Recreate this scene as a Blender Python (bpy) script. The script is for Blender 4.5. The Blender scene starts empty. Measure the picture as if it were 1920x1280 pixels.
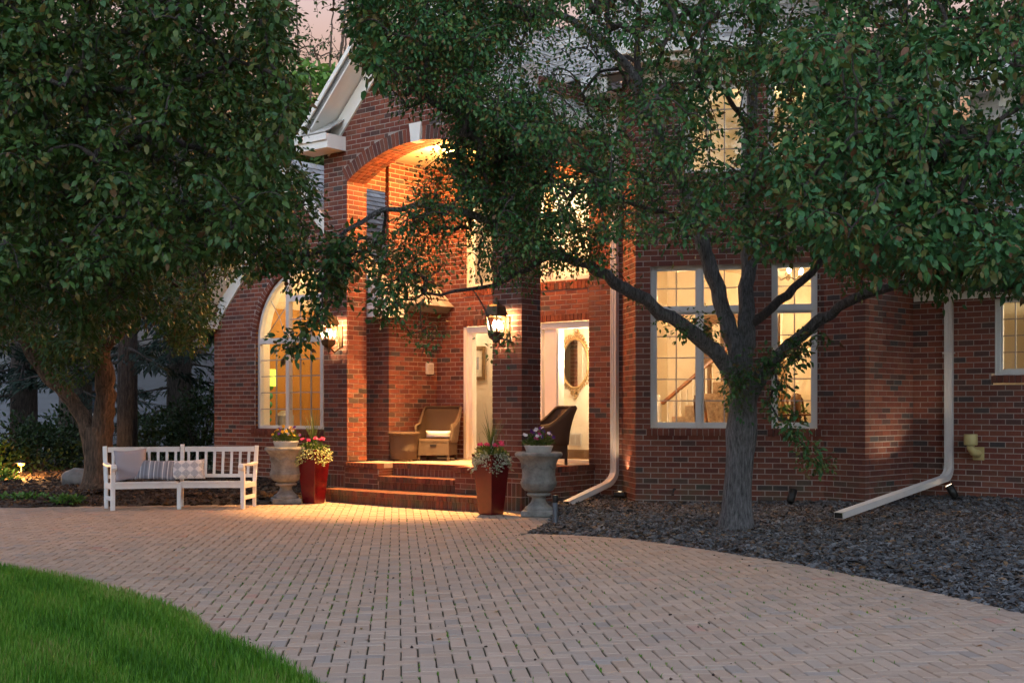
import bpy, bmesh, math, random
import numpy as np
from mathutils import Vector, Matrix, noise as mnoise
random.seed(7); RNG = np.random.default_rng(7)
R = math.radians
scene = bpy.context.scene
C = scene.collection

# ------------------------------------------------------------------ camera
FPX, HOR, CAMH = 2350.0, 765.0, 1.45          # focal length and horizon in px of the 1920x1280 photo, eye height
cd = bpy.data.cameras.new('camera'); cam = bpy.data.objects.new('camera', cd); C.objects.link(cam)
cam.location = (0, 0, CAMH); cam.rotation_euler = (R(90), 0, 0)
cd.sensor_width = 36; cd.lens = FPX / 1920 * 36; cd.shift_y = (HOR - 640) / 1920
cd.clip_start = 0.05; cd.clip_end = 900
scene.camera = cam
# ------------------------------------------------------------------ sky, sun, exposure (dusk)
SUN_EL, SUN_AZ = -4.0, 180.0
EXPO = 9.2; K = 2 ** -EXPO            # long dusk exposure; K scales every lamp to match
w = bpy.data.worlds.new('World'); scene.world = w; w.use_nodes = True
nt = w.node_tree; nt.nodes.clear()
out = nt.nodes.new('ShaderNodeOutputWorld'); bg = nt.nodes.new('ShaderNodeBackground'); sky = nt.nodes.new('ShaderNodeTexSky')
sky.sky_type = 'NISHITA'; sky.sun_disc = False; sky.sun_elevation = R(SUN_EL); sky.sun_rotation = R(SUN_AZ)
sky.air_density = 1.0; sky.dust_density = 1.0; sky.ozone_density = 1.8
bg.inputs['Strength'].default_value = 0.165
tint = nt.nodes.new('ShaderNodeMix'); tint.data_type = 'RGBA'; tint.blend_type = 'MULTIPLY'; tint.inputs['Factor'].default_value = 1.0
tint.inputs[7].default_value = (1.20, .95, .56, 1)      # mauve evening cast over the whole sky
nt.links.new(sky.outputs[0], tint.inputs[6]); nt.links.new(tint.outputs[2], bg.inputs['Color']); nt.links.new(bg.outputs[0], out.inputs['Surface'])
sl = bpy.data.lights.new('sun', 'SUN'); so = bpy.data.objects.new('sun', sl); C.objects.link(so)
sl.energy = 0.02 * K; sl.angle = R(40); sl.color = (1.0, 0.80, 0.80)
so.rotation_euler = (R(88), 0, R(180 - SUN_AZ))
so.location = (-6, -8, 12)
scene.view_settings.view_transform = 'Standard'; scene.view_settings.look = 'None'
scene.view_settings.exposure = EXPO; scene.view_settings.gamma = 1.0
scene.cycles.use_denoising = True
scene.cycles.max_bounces = 6; scene.cycles.transparent_max_bounces = 12
scene.cycles.sample_clamp_indirect = 6.0; scene.cycles.caustics_reflective = False; scene.cycles.caustics_refractive = False

# ------------------------------------------------------------------ helpers
def gnd(px, py, z=0.0):
    Y = FPX * (CAMH - z) / (py - HOR); return Vector(((px - 960) / FPX * Y, Y, z))
def at(px, py, Y):
    return Vector(((px - 960) / FPX * Y, Y, CAMH - (py - HOR) / FPX * Y))
def proj(p):
    return 960 + FPX * p[0] / p[1], HOR - FPX * (p[2] - CAMH) / p[1]

def link(o, parent=None):
    C.objects.link(o)
    if parent is not None: o.parent = parent
    return o
def tag(o, label=None, cat=None, group=None, kind=None):
    if label: o['label'] = label
    if cat: o['category'] = cat
    if group: o['group'] = group
    if kind: o['kind'] = kind
    return o
def empty(name, loc=(0, 0, 0), rz=0.0, label=None, cat=None, group=None):
    o = bpy.data.objects.new(name, None); o.empty_display_size = 0.2
    o.location = loc; o.rotation_euler = (0, 0, rz); C.objects.link(o)
    return tag(o, label, cat, group)
def copy_tree(o, parent=None):
    c = o.copy(); C.objects.link(c); c.parent = parent
    for ch in list(o.children): copy_tree(ch, c)
    return c

class MB:
    """collects shapes; build() links them as one mesh object"""
    def __init__(s): s.v = []; s.f = []; s.sm = []; s.mi = []; s.cur = 0
    def add(s, vs, fs, smooth=False):
        b = len(s.v); s.v.extend([tuple(p) for p in vs])
        for f in fs: s.f.append(tuple(b + i for i in f)); s.sm.append(smooth); s.mi.append(s.cur)
        return s
    def box(s, c, d, rz=0.0, M=None, bev=0.0):
        hx, hy, hz = d[0] / 2, d[1] / 2, d[2] / 2
        if bev > 0:
            b = min(bev, hx * .9, hy * .9, hz * .9); vs = []
            for z, i in ((-hz, b), (-hz + b, 0), (hz - b, 0), (hz, b)):
                k = b * .6
                for x, y in ((-hx + i, -hy + i), (hx - i, -hy + i), (hx - i, hy - i), (-hx + i, hy - i)):
                    vs.append((x, y, z))
            fs = [(3, 2, 1, 0), (12, 13, 14, 15)]
            for r in range(3):
                for k in range(4):
                    a, b2 = r * 4 + k, r * 4 + (k + 1) % 4
                    fs.append((a, b2, b2 + 4, a + 4))
        else:
            vs = [(x, y, z) for z in (-hz, hz) for x, y in ((-hx, -hy), (hx, -hy), (hx, hy), (-hx, hy))]
            fs = [(3, 2, 1, 0), (4, 5, 6, 7), (0, 1, 5, 4), (1, 2, 6, 5), (2, 3, 7, 6), (3, 0, 4, 7)]
        c = Vector(c)
        if M is not None: vs = [c + M @ Vector(p) for p in vs]
        else:
            cs, sn = math.cos(rz), math.sin(rz)
            vs = [(c.x + p[0] * cs - p[1] * sn, c.y + p[0] * sn + p[1] * cs, c.z + p[2]) for p in vs]
        return s.add(vs, fs)
    def bx(s, x0, x1, y0, y1, z0, z1, bev=0.0):
        return s.box(((x0 + x1) / 2, (y0 + y1) / 2, (z0 + z1) / 2), (abs(x1 - x0), abs(y1 - y0), abs(z1 - z0)), bev=bev)
    def beam(s, a, b, wd, ht, bev=0.0, up=(0, 0, 1)):
        a, b = Vector(a), Vector(b); z = (b - a); L = z.length; z.normalize()
        u = Vector(up)
        if abs(z.dot(u)) > .98: u = Vector((0, 1, 0))
        x = z.cross(u).normalized(); y = x.cross(z)
        M = Matrix((x, z, y)).transposed()
        return s.box((a + b) / 2, (wd, L, ht), M=M, bev=bev)
    def tube(s, path, rad, n=8, cap=True, smooth=True, rough=0.0):
        P = [Vector(p) for p in path]; m = len(P)
        if not hasattr(rad, '__len__'): rad = [rad] * m
        vs = []; fs = []
        t0 = (P[1] - P[0]).normalized(); ref = Vector((0, 0, 1)) if abs(t0.z) < .9 else Vector((1, 0, 0))
        x = t0.cross(ref).normalized()
        for i in range(m):
            t = (P[min(i + 1, m - 1)] - P[max(i - 1, 0)]).normalized()
            x = (x - t * x.dot(t))
            x = x.normalized() if x.length > 1e-6 else t.orthogonal().normalized()
            y = t.cross(x)
            for k in range(n):
                a = 2 * math.pi * (k + .5) / n
                q = 1.0
                if rough: q += rough * (mnoise.noise(Vector((math.cos(a) * 2.2, math.sin(a) * 2.2, P[i].z * .9 + 3))) + .6 * mnoise.noise(Vector((math.cos(a) * 7, math.sin(a) * 7, P[i].z * 2.1))))
                vs.append(P[i] + (x * math.cos(a) + y * math.sin(a)) * rad[i] * q)
        for i in range(m - 1):
            for k in range(n):
                a, b = i * n + k, i * n + (k + 1) % n
                fs.append((a, b, b + n, a + n))
        if cap: fs.append(tuple(range(n - 1, -1, -1))); fs.append(tuple((m - 1) * n + k for k in range(n)))
        return s.add(vs, fs, smooth)
    def lathe(s, prof, n=24, c=(0, 0, 0), smooth=True, sx=1, sy=1, wob=None):
        vs = []; fs = []; c = Vector(c)
        for r, z in prof:
            for k in range(n):
                a = 2 * math.pi * k / n; rr = r * (wob(a, z) if wob else 1)
                vs.append((c.x + rr * math.cos(a) * sx, c.y + rr * math.sin(a) * sy, c.z + z))
        for i in range(len(prof) - 1):
            for k in range(n):
                a, b = i * n + k, i * n + (k + 1) % n
                fs.append((a, b, b + n, a + n))
        return s.add(vs, fs, smooth)
    def build(s, name, mat=None, parent=None, mats=None, loc=None, rz=0.0):
        me = bpy.data.meshes.new(name); me.from_pydata(s.v, [], s.f)
        me.polygons.foreach_set('use_smooth', s.sm)
        for m in (mats or ([mat] if mat else [])): me.materials.append(m)
        if mats: me.polygons.foreach_set('material_index', s.mi)
        me.update()
        o = bpy.data.objects.new(name, me)
        if loc is not None: o.location = loc
        if rz: o.rotation_euler = (0, 0, rz)
        return link(o, parent)

def np_mesh(name, V, F, mat, parent=None, attr=None, smooth=False, loc=None):
    """V (n,3), F (m,k) arrays"""
    me = bpy.data.meshes.new(name); k = F.shape[1]; m = len(F)
    me.vertices.add(len(V)); me.vertices.foreach_set('co', np.ascontiguousarray(V, dtype=np.float32).ravel())
    me.loops.add(m * k); me.loops.foreach_set('vertex_index', np.ascontiguousarray(F, dtype=np.int32).ravel())
    me.polygons.add(m); me.polygons.foreach_set('loop_start', np.arange(0, m * k, k, dtype=np.int32))
    me.polygons.foreach_set('use_smooth', np.full(m, bool(smooth), dtype=bool))
    me.update(calc_edges=True)
    if attr is not None:
        a = me.attributes.new('rnd', 'FLOAT', 'FACE'); a.data.foreach_set('value', np.asarray(attr, dtype=np.float32))
    if mat: me.materials.append(mat)
    o = bpy.data.objects.new(name, me)
    if loc is not None: o.location = loc
    return link(o, parent)

# ------------------------------------------------------------------ materials
MATS = {}
def newmat(name):
    m = bpy.data.materials.new(name); m.use_nodes = True
    nt = m.node_tree; b = nt.nodes['Principled BSDF']; MATS[name] = m
    return m, nt, b
def nd(nt, typ, **kw):
    n = nt.nodes.new(typ)
    for k, v in kw.items():
        if k in n.inputs: n.inputs[k].default_value = v
        else: setattr(n, k, v)
    return n
def mat(name, col, rough=.6, metal=0.0, var=.15, scale=8.0, bump=0.0, bscale=40.0, col2=None, spec=.5, trans=0.0, coat=0.0, stretch=None, detail=6.0):
    """noise-mottled principled material"""
    m, nt, b = newmat(name); L = nt.links
    tc = nd(nt, 'ShaderNodeTexCoord'); vec = tc.outputs['Object']
    if stretch:
        mp = nd(nt, 'ShaderNodeMapping'); mp.inputs['Scale'].default_value = stretch; L.new(vec, mp.inputs['Vector']); vec = mp.outputs[0]
    no = nd(nt, 'ShaderNodeTexNoise', Scale=scale, Detail=detail, Roughness=.65); L.new(vec, no.inputs['Vector'])
    rp = nd(nt, 'ShaderNodeValToRGB'); L.new(no.outputs['Fac'], rp.inputs['Fac'])
    c2 = col2 or tuple(min(1, c * (1 + var)) for c in col)
    c1 = tuple(c * (1 - var) for c in col)
    rp.color_ramp.elements[0].position = .3; rp.color_ramp.elements[1].position = .7
    rp.color_ramp.elements[0].color = (*c1, 1); rp.color_ramp.elements[1].color = (*c2, 1)
    L.new(rp.outputs['Color'], b.inputs['Base Color'])
    b.inputs['Roughness'].default_value = rough; b.inputs['Metallic'].default_value = metal
    b.inputs['Specular IOR Level'].default_value = spec
    if coat: b.inputs['Coat Weight'].default_value = coat
    if bump > 0:
        n2 = nd(nt, 'ShaderNodeTexNoise', Scale=bscale, Detail=8.0, Roughness=.7); L.new(vec, n2.inputs['Vector'])
        bp = nd(nt, 'ShaderNodeBump', Strength=bump, Distance=.01); L.new(n2.outputs['Fac'], bp.inputs['Height']); L.new(bp.outputs[0], b.inputs['Normal'])
    return m
def ramp_mat(name, stops, source, rough=.85, noise_scale=30., noise_amt=.25, bump=.3, bscale=120., world_stain=None, jitter=0.0, vcol=0.12, splash=None):
    """one colour per piece: source 'object' (Object Info random) or 'attr' (face attribute rnd)"""
    m, nt, b = newmat(name); L = nt.links
    if source == 'object': src = nd(nt, 'ShaderNodeObjectInfo').outputs['Random']
    else:
        a = nd(nt, 'ShaderNodeAttribute'); a.attribute_name = 'rnd'; src = a.outputs['Fac']
    rp = nd(nt, 'ShaderNodeValToRGB'); cr = rp.color_ramp; cr.interpolation = 'CONSTANT' if jitter == 0 else 'LINEAR'
    while len(cr.elements) < len(stops): cr.elements.new(.5)
    for e, (p, c) in zip(cr.elements, stops): e.position = p; e.color = (*c, 1)
    L.new(src, rp.inputs['Fac'])
    geo = nd(nt, 'ShaderNodeNewGeometry')
    no = nd(nt, 'ShaderNodeTexNoise', Scale=noise_scale, Detail=8.0, Roughness=.7); L.new(geo.outputs['Position'], no.inputs['Vector'])
    mr = nd(nt, 'ShaderNodeMapRange'); mr.inputs['From Min'].default_value = .25; mr.inputs['From Max'].default_value = .75
    mr.inputs['To Min'].default_value = 1 - noise_amt; mr.inputs['To Max'].default_value = 1 + noise_amt; L.new(no.outputs['Fac'], mr.inputs['Value'])
    hs = nd(nt, 'ShaderNodeHueSaturation'); L.new(rp.outputs[0], hs.inputs['Color'])
    wn = nd(nt, 'ShaderNodeMath', operation='MULTIPLY'); wn.inputs[1].default_value = 37.13; L.new(src, wn.inputs[0])
    fr = nd(nt, 'ShaderNodeMath', operation='FRACT'); L.new(wn.outputs[0], fr.inputs[0])
    m2 = nd(nt, 'ShaderNodeMapRange'); m2.inputs['To Min'].default_value = 1 - vcol * 1.6; m2.inputs['To Max'].default_value = 1 + vcol * 1.6; L.new(fr.outputs[0], m2.inputs['Value'])
    mm = nd(nt, 'ShaderNodeMath', operation='MULTIPLY'); L.new(mr.outputs[0], mm.inputs[0]); L.new(m2.outputs[0], mm.inputs[1])
    L.new(mm.outputs[0], hs.inputs['Value'])
    col = hs.outputs['Color']
    if world_stain:
        n3 = nd(nt, 'ShaderNodeTexNoise', Scale=world_stain[0], Detail=5.0); L.new(geo.outputs['Position'], n3.inputs['Vector'])
        r3 = nd(nt, 'ShaderNodeMapRange'); r3.inputs['From Min'].default_value = .5; r3.inputs['From Max'].default_value = .72; r3.inputs['To Max'].default_value = world_stain[1]; L.new(n3.outputs['Fac'], r3.inputs['Value'])
        mx = nd(nt, 'ShaderNodeMix', data_type='RGBA'); L.new(r3.outputs[0], mx.inputs['Factor']); L.new(col, mx.inputs[6]); mx.inputs[7].default_value = (*world_stain[2], 1)
        col = mx.outputs[2]
    if splash:
        sp = nd(nt, 'ShaderNodeSeparateXYZ'); L.new(geo.outputs['Position'], sp.inputs[0]); n4 = nd(nt, 'ShaderNodeTexNoise', Scale=4.5, Detail=6.0); L.new(geo.outputs['Position'], n4.inputs['Vector'])
        r4 = nd(nt, 'ShaderNodeMapRange'); r4.inputs['From Min'].default_value = .75; r4.inputs['From Max'].default_value = .12; L.new(sp.outputs['Z'], r4.inputs['Value'])
        r5 = nd(nt, 'ShaderNodeMapRange'); r5.inputs['From Min'].default_value = .42; r5.inputs['From Max'].default_value = .66; r5.inputs['To Max'].default_value = .8; L.new(n4.outputs['Fac'], r5.inputs['Value'])
        m5 = nd(nt, 'ShaderNodeMath', operation='MULTIPLY'); L.new(r4.outputs[0], m5.inputs[0]); L.new(r5.outputs[0], m5.inputs[1])
        mx = nd(nt, 'ShaderNodeMix', data_type='RGBA'); L.new(m5.outputs[0], mx.inputs['Factor']); L.new(col, mx.inputs[6]); mx.inputs[7].default_value = (*splash, 1); col = mx.outputs[2]
    L.new(col, b.inputs['Base Color']); b.inputs['Roughness'].default_value = rough; b.inputs['Specular IOR Level'].default_value = .25
    n2 = nd(nt, 'ShaderNodeTexNoise', Scale=bscale, Detail=6.0); L.new(geo.outputs['Position'], n2.inputs['Vector'])
    bp = nd(nt, 'ShaderNodeBump', Strength=bump, Distance=.004); L.new(n2.outputs['Fac'], bp.inputs['Height']); L.new(bp.outputs[0], b.inputs['Normal'])
    return m
def emis(name, col, st):
    m, nt, b = newmat(name); b.inputs['Base Color'].default_value = (*col, 1)
    b.inputs['Emission Color'].default_value = (*col, 1); b.inputs['Emission Strength'].default_value = st * K
    return m
def glassmat(name, tint=(.95, .97, .96), refl=.10, rough=.0):
    m, nt, b = newmat(name); L = nt.links; nt.nodes.remove(b); o = nt.nodes['Material Output']
    tr = nd(nt, 'ShaderNodeBsdfTransparent'); tr.inputs['Color'].default_value = (*tint, 1)
    gl = nd(nt, 'ShaderNodeBsdfGlossy'); gl.inputs['Roughness'].default_value = rough
    lw = nd(nt, 'ShaderNodeLayerWeight'); lw.inputs['Blend'].default_value = .5; mx = nd(nt, 'ShaderNodeMixShader')
    pw_ = nd(nt, 'ShaderNodeMath', operation='POWER'); pw_.inputs[1].default_value = 4.0; L.new(lw.outputs['Facing'], pw_.inputs[0])
    fr = nd(nt, 'ShaderNodeMath', operation='MULTIPLY_ADD'); fr.inputs[1].default_value = .6; fr.inputs[2].default_value = .035; L.new(pw_.outputs[0], fr.inputs[0])
    L.new(fr.outputs[0], mx.inputs[0]); L.new(tr.outputs[0], mx.inputs[1]); L.new(gl.outputs[0], mx.inputs[2]); L.new(mx.outputs[0], o.inputs['Surface'])
    return m

BRICKS = [(0, (.165, .048, .030)), (.22, (.190, .058, .036)), (.42, (.145, .041, .028)), (.60, (.175, .062, .040)), (.74, (.118, .037, .029)), (.87, (.082, .042, .036)), (.965, (.058, .046, .046))]
ramp_mat('brick', BRICKS, 'object', world_stain=(1.1, .25, (.12, .09, .07)), splash=(.085, .080, .050))
ramp_mat('brick_field', BRICKS, 'attr', world_stain=(1.1, .25, (.12, .09, .07)), splash=(.085, .080, .050))
mat('mortar', (.35, .30, .27), .95, var=.2, scale=5, bump=.4, bscale=200)
PAV = [(0, (.40, .296, .222)), (.25, (.38, .284, .216)), (.5, (.415, .306, .232)), (.68, (.36, .280, .220)), (.82, (.385, .275, .200)), (.94, (.33, .272, .228)), (.985, (.41, .25, .19))]
ramp_mat('paver', PAV, 'object', noise_scale=220., noise_amt=.22, bump=.5, bscale=400., rough=.9, world_stain=(.35, .4, (.26, .205, .175)), vcol=.05)
ramp_mat('paver_field', PAV, 'attr', noise_scale=220., noise_amt=.22, bump=.5, bscale=400., rough=.9, world_stain=(.35, .4, (.26, .205, .175)), vcol=.05)
mat('joint_sand', (.013, .010, .006), .95, var=.3, scale=3, col2=(.042, .046, .012), bump=.5, bscale=150)
mat('white_trim', (.74, .71, .67), .45, var=.05, scale=3, bump=.05)
mat('fascia_white', (.70, .68, .65), .5, var=.07, scale=2)
mat('white_paint', (.78, .78, .78), .4, var=.05, scale=6, bump=.08, bscale=60, stretch=(1, 1, 1))
mat('soil', (.045, .032, .024), .95, var=.4, scale=6, bump=.8, bscale=30)
mat('ground_grass', (.035, .06, .015), .95, var=.3, scale=2)
SH = [(0, (.40, .385, .365)), (.3, (.34, .325, .31)), (.55, (.44, .42, .395)), (.8, (.29, .275, .26)), (.93, (.37, .33, .29))]
ramp_mat('shingle', SH, 'object', noise_scale=9., noise_amt=.2, bump=.3, bscale=60.)
ramp_mat('shingle_field', SH, 'attr', noise_scale=9., noise_amt=.2, bump=.3, bscale=60.)
mat('roof_deck', (.12, .11, .10), .9)
mat('cream_wall', (.76, .68, .56), .8, var=.04, scale=3)
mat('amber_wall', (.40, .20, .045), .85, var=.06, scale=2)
mat('ceiling', (.75, .66, .48), .8, var=.03)
mat('wood_floor', (.24, .13, .06), .4, var=.25, scale=4, stretch=(1, 12, 1))
mat('slab', (.40, .30, .24), .85, var=.15, scale=10, bump=.3)
glassmat('window_glass')
# ------------------------------------------------------------------ house frame: s along the facade, t into the house
TH = R(39.5)
O = Vector((.135, 17.58, 0)); E1 = Vector((math.cos(TH), -math.sin(TH), 0)); E2 = Vector((math.sin(TH), math.cos(TH), 0))
def HW(s, t, z=0): return O + E1 * s + E2 * t + Vector((0, 0, z))
def WH(p): d = Vector((p[0], p[1], 0)) - O; return Vector((d.dot(E1), d.dot(E2)))
def pxs(px, t):        # s where the image column px meets the plane t
    u = (px - 960) / FPX; A = O + E2 * t
    return (u * A.y - A.x) / (E1.x - u * E1.y)
def pxt(px, s):
    u = (px - 960) / FPX; A = O + E1 * s
    return (u * A.y - A.x) / (E2.x - u * E2.y)
def pyz(py, s, t): return CAMH - (py - HOR) / FPX * HW(s, t).y
house = empty('brick_house', O, -TH, 'red brick house with arched gabled porch, lit windows and grey shingle roof', 'house')
CO, BL, MO = .0767, .2117, .0125
PROUD = .0045
BR = []           # every brick: (wall object, a, d, n, u0, u1, z0, z1, full)
def wall(a, b, z0, z1, cut=None, zlim=None, phase=0.0, soldiers=(), name='wall', ext=(1, 1), only=None):
    """brick wall from a to b (house s,t); outward side is to the right of a->b; cut(z)-> removed (u0,u1) spans"""
    a = Vector(a); b = Vector(b); d = (b - a); Ln = d.length; d.normalize(); n = Vector((d.y, -d.x))
    mb = MB(); rows = []
    z = z0; zs = []
    sol = sorted(soldiers)
    k0 = math.floor(z0 / CO + .5)
    if sol: 
        for (q0, q1) in sol: rows.append((q0, q1, True))
        z = sol[-1][1]; k0 = math.ceil(z / CO - .01); z0 = z
        if k0 * CO - z > .02: rows.append((z, k0 * CO, False))
    k = k0
    while k * CO < z1 - .02:
        rows.append((max(k * CO, z0), min((k + 1) * CO, z1), False)); k += 1
    W = None; lst = []
    for ri, (q0, q1, isol) in enumerate(rows):
        zm = (q0 + q1) / 2; spans = [(0, Ln)]
        if zlim: lo, hi = zlim(zm); spans = [(max(0, lo), min(Ln, hi))] if hi - lo > .02 else []
        for (c0, c1) in (cut(zm) if cut else []):
            ns = []
            for (x0, x1) in spans:
                if c1 <= x0 or c0 >= x1: ns.append((x0, x1)); continue
                if c0 > x0: ns.append((x0, c0))
                if c1 < x1: ns.append((c1, x1))
            spans = ns
        for (x0, x1) in spans:
            if x1 - x0 < .015: continue
            p = [a + d * x0, a + d * x1]
            mb.add([(p[0].x, p[0].y, q0), (p[1].x, p[1].y, q0), (p[1].x, p[1].y, q1), (p[0].x, p[0].y, q1)], [(0, 1, 2, 3)])
            pit = CO if isol else BL
            off = 0 if isol else ((round(q0 / CO) % 2) * BL / 2 + phase)
            j = math.floor((x0 - off) / pit) 
            while True:
                u0 = off + j * pit; u1 = u0 + pit; j += 1
                if u0 >= x1 - .012: break
                v0, v1 = max(u0, x0), min(u1, x1)
                if v1 - v0 < .03: continue
                e0 = v0 + (MO / 2 if v0 > .001 else -PROUD * .8 * ext[0]); e1 = v1 - (MO / 2 if v1 < Ln - .001 else -PROUD * .8 * ext[1])
                lst.append((e0, e1, q0 + MO / 2, q1 - MO / 2, (not isol) and v1 - v0 > BL - .002 and q1 - q0 > CO - .002 and v0 > .001 and v1 < Ln - .001))
    W = mb.build(name, MATS['mortar'], house)
    for (e0, e1, q0, q1, full) in lst: BR.append((W, a, d, n, e0, e1, q0, q1, full))
    return W
def rect(u0, u1, z0, z1):
    return lambda z: [(u0, u1)] if z0 < z < z1 else []
def cuts(*fs):
    return lambda z: [c for f in fs for c in f(z)]
def arc_cut(u0, u1, zs, rise, extra=0.0, zb=-9):
    """segmental arch: straight below zs, circular above"""
    h = (u1 - u0) / 2; c = (u0 + u1) / 2; Rr = (h * h + rise * rise) / (2 * rise); zc = zs + rise - Rr
    def f(z):
        if z < zb: return []
        if z < zs: return [(u0, u1)]
        RR = Rr + extra
        if z - zc >= RR: return []
        w = math.sqrt(max(0, RR * RR - (z - zc) ** 2))
        if extra > 0: w = min(w, (z - zc) * h / (zs - zc))
        return [(c - w, c + w)]
    return f
VOUS = []         # arch bricks: 8 corner points each (house coordinates)
def voussoirs(c, zs, half, rise, thick, plane, depth, rows=1, full=False, keystone=False, axis='s'):
    """ring of radial bricks round a segmental (or half round) arch; plane: t of the face"""
    Rr = (half * half + rise * rise) / (2 * rise); zc = zs + rise - Rr
    A = math.asin(min(1, half / Rr))
    if rise >= half - 1e-6: A = math.pi / 2
    n = int(round(2 * A * Rr / .078)); n += (n + 1) % 2
    for r in range(rows):
        d0 = plane + r * depth / rows + (MO / 2 if r else -PROUD); d1 = plane + (r + 1) * depth / rows - MO / 2
        for i in range(n):
            if keystone and r == 0 and abs(i - n // 2) <= 1: continue
            a0 = -A + 2 * A * (i + .09) / n; a1 = -A + 2 * A * (i + .91) / n
            pts = []
            for dd in (d0, d1):
                for (rr, aa) in ((Rr + .003, a0), (Rr + .003, a1), (Rr + thick, a1), (Rr + thick, a0)):
                    u = c + rr * math.sin(aa); z = zc + rr * math.cos(aa)
                    pts.append((u, dd, z) if axis == 's' else (axis - (dd - plane), u, z))
            VOUS.append(pts)
    return Rr, zc, A
def strip_arc(mb, c, zs, half, rise, plane, depth, r_off=0.0, seg=24):
    Rr = (half * half + rise * rise) / (2 * rise); zc = zs + rise - Rr
    A = math.asin(min(1, half / Rr)); Rr += r_off
    vs = []; fs = []
    for i in range(seg + 1):
        a = -A + 2 * A * i / seg
        for dd in (plane, plane + depth): vs.append((c + Rr * math.sin(a), dd, zc + Rr * math.cos(a)))
    for i in range(seg): fs.append((2 * i, 2 * i + 2, 2 * i + 3, 2 * i + 1))
    mb.add(vs, fs)

ZF = .60                                     # porch floor
# porch front with gable --------------------------------------------------
CW, TD = .53, .42
SL = -3.56 - CW                              # left edge of the porch front
opL, opR, ZS, RISE = -3.56, -.53, 5.03, .44
ctr = (opL + opR) / 2
gz = lambda z: (0, -SL) if z < 5.85 else ((z - 5.85), -SL - (z - 5.85))
wall((SL, 0), (0, 0), 0, 7.8, cut=arc_cut(opL - SL, opR - SL, ZS, RISE, .225), zlim=gz, soldiers=((.0, .2), (.2, .4)))
voussoirs(ctr, ZS, (opR - opL) / 2, RISE, .215, 0, TD, rows=4, keystone=True)
mbk = MB()
Rr_ = ((opR - opL) ** 2 / 4 + RISE ** 2) / (2 * RISE); zc_ = ZS + RISE - Rr_; A_ = math.asin((opR - opL) / 2 / Rr_); vs = []
for i in range(33):
    a = -A_ + 2 * A_ * i / 32
    for r_ in (Rr_ + .012, Rr_ + .31): vs.append((ctr + r_ * math.sin(a), .003, zc_ + r_ * math.cos(a)))
mbk.add(vs, [(2 * i, 2 * i + 2, 2 * i + 3, 2 * i + 1) for i in range(32)])
strip_arc(mbk, ctr, ZS, (opR - opL) / 2, RISE, 0.0, TD, .012)
mbk.build('arch_soffit', MATS['mortar'], house)
wall((opL, 0), (opL, TD), ZF, 5.06, phase=.03)                       # left column, inner face
wall((opR, TD), (opR, 0), ZF, 5.06)
wall((0, 0), (0, TD), 0, 6.0, soldiers=((.0, .2), (.2, .4)), phase=.03)
wall((SL, TD), (SL, 0), 0, 6.0)
# right flank of porch above the side arch
sfl = 1.75
wall((0, TD), (0, sfl), 4.6, 6.2, cut=arc_cut(0.0, sfl - TD, 4.75, .33, .0), ext=(0, 0))
b = MB()
b.bx(SL + .03, opL - .01, TD - .012, TD - .002, ZF, 5.6); b.bx(opR + .01, -.03, TD - .012, TD - .002, ZF, 5.6); b.bx(SL + .03, -.03, TD - .012, TD - .002, 5.5, 7.6 - 1.2)
b.build('wall', MATS['mortar'], house)
b = MB()                                      # keystone
kz = ZS + RISE
b.add([(ctr - .085, -.03, kz - .01), (ctr + .085, -.03, kz - .01), (ctr + .125, -.03, kz + .27), (ctr - .125, -.03, kz + .27),
       (ctr - .085, .1, kz - .01), (ctr + .085, .1, kz - .01), (ctr + .125, .1, kz + .27), (ctr - .125, .1, kz + .27)],
      [(0, 1, 2, 3), (1, 5, 6, 2), (4, 0, 3, 7), (3, 2, 6, 7), (4, 5, 1, 0)])
b.build('keystone', MATS['white_trim'], house)
# porch ceiling
b = MB(); b.bx(SL + .05, -.02, .45, 1.98, 5.52, 5.56); b.build('porch_ceiling', MATS['ceiling'], house)
wall((-3.56, TD), (-3.56, 1.99), 4.95, 5.52, ext=(0, 0))

# left wing ---------------------------------------------------------------
WT, WL, WR = .85, -8.06, -3.48
wc = (WL + WR) / 2; half = (WR - WL) / 2
awc, awr, aws, awb = -5.62, 1.25, 2.65, 1.09          # big half-round window: centre, radius, spring, sill
wz = lambda z: (0, WR - WL) if z < 3.15 else (z - 3.15, WR - WL - (z - 3.15))
def awcut(z):
    u = awc - WL
    if awb < z < aws: return [(u - awr, u + awr)]
    if z >= aws and z < aws + awr + .11:
        q = awr + .11; w_ = math.sqrt(max(0, q * q - (z - aws) ** 2)); return [(u - w_, u + w_)]
    if awb - .12 < z <= awb: return [(u - awr - .1, u + awr + .1)]
    return []
wall((WL, WT), (WR, WT), 0, 5.5, cut=awcut, zlim=wz)
wall((WR, WT), (WR, 2.0), 0, 5.5, phase=.04)
wall((WL, 4.5), (WL, WT), 0, 3.2)
voussoirs(awc, aws, awr, awr, .105, WT, .10)
b = MB(); vs = []
for i in range(41):
    a = math.pi * i / 40
    for r_ in (awr + .004, awr + .2): vs.append((awc + r_ * math.cos(a), WT + .003, aws + r_ * math.sin(a)))
b.add(vs, [(2 * i, 2 * i + 1, 2 * i + 3, 2 * i + 2) for i in range(40)]); b.build('wall', MATS['mortar'], house)
wall((-4.38, 2.0), (WR, 2.0), 3.1, 6.2, ext=(0, 0))
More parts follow.
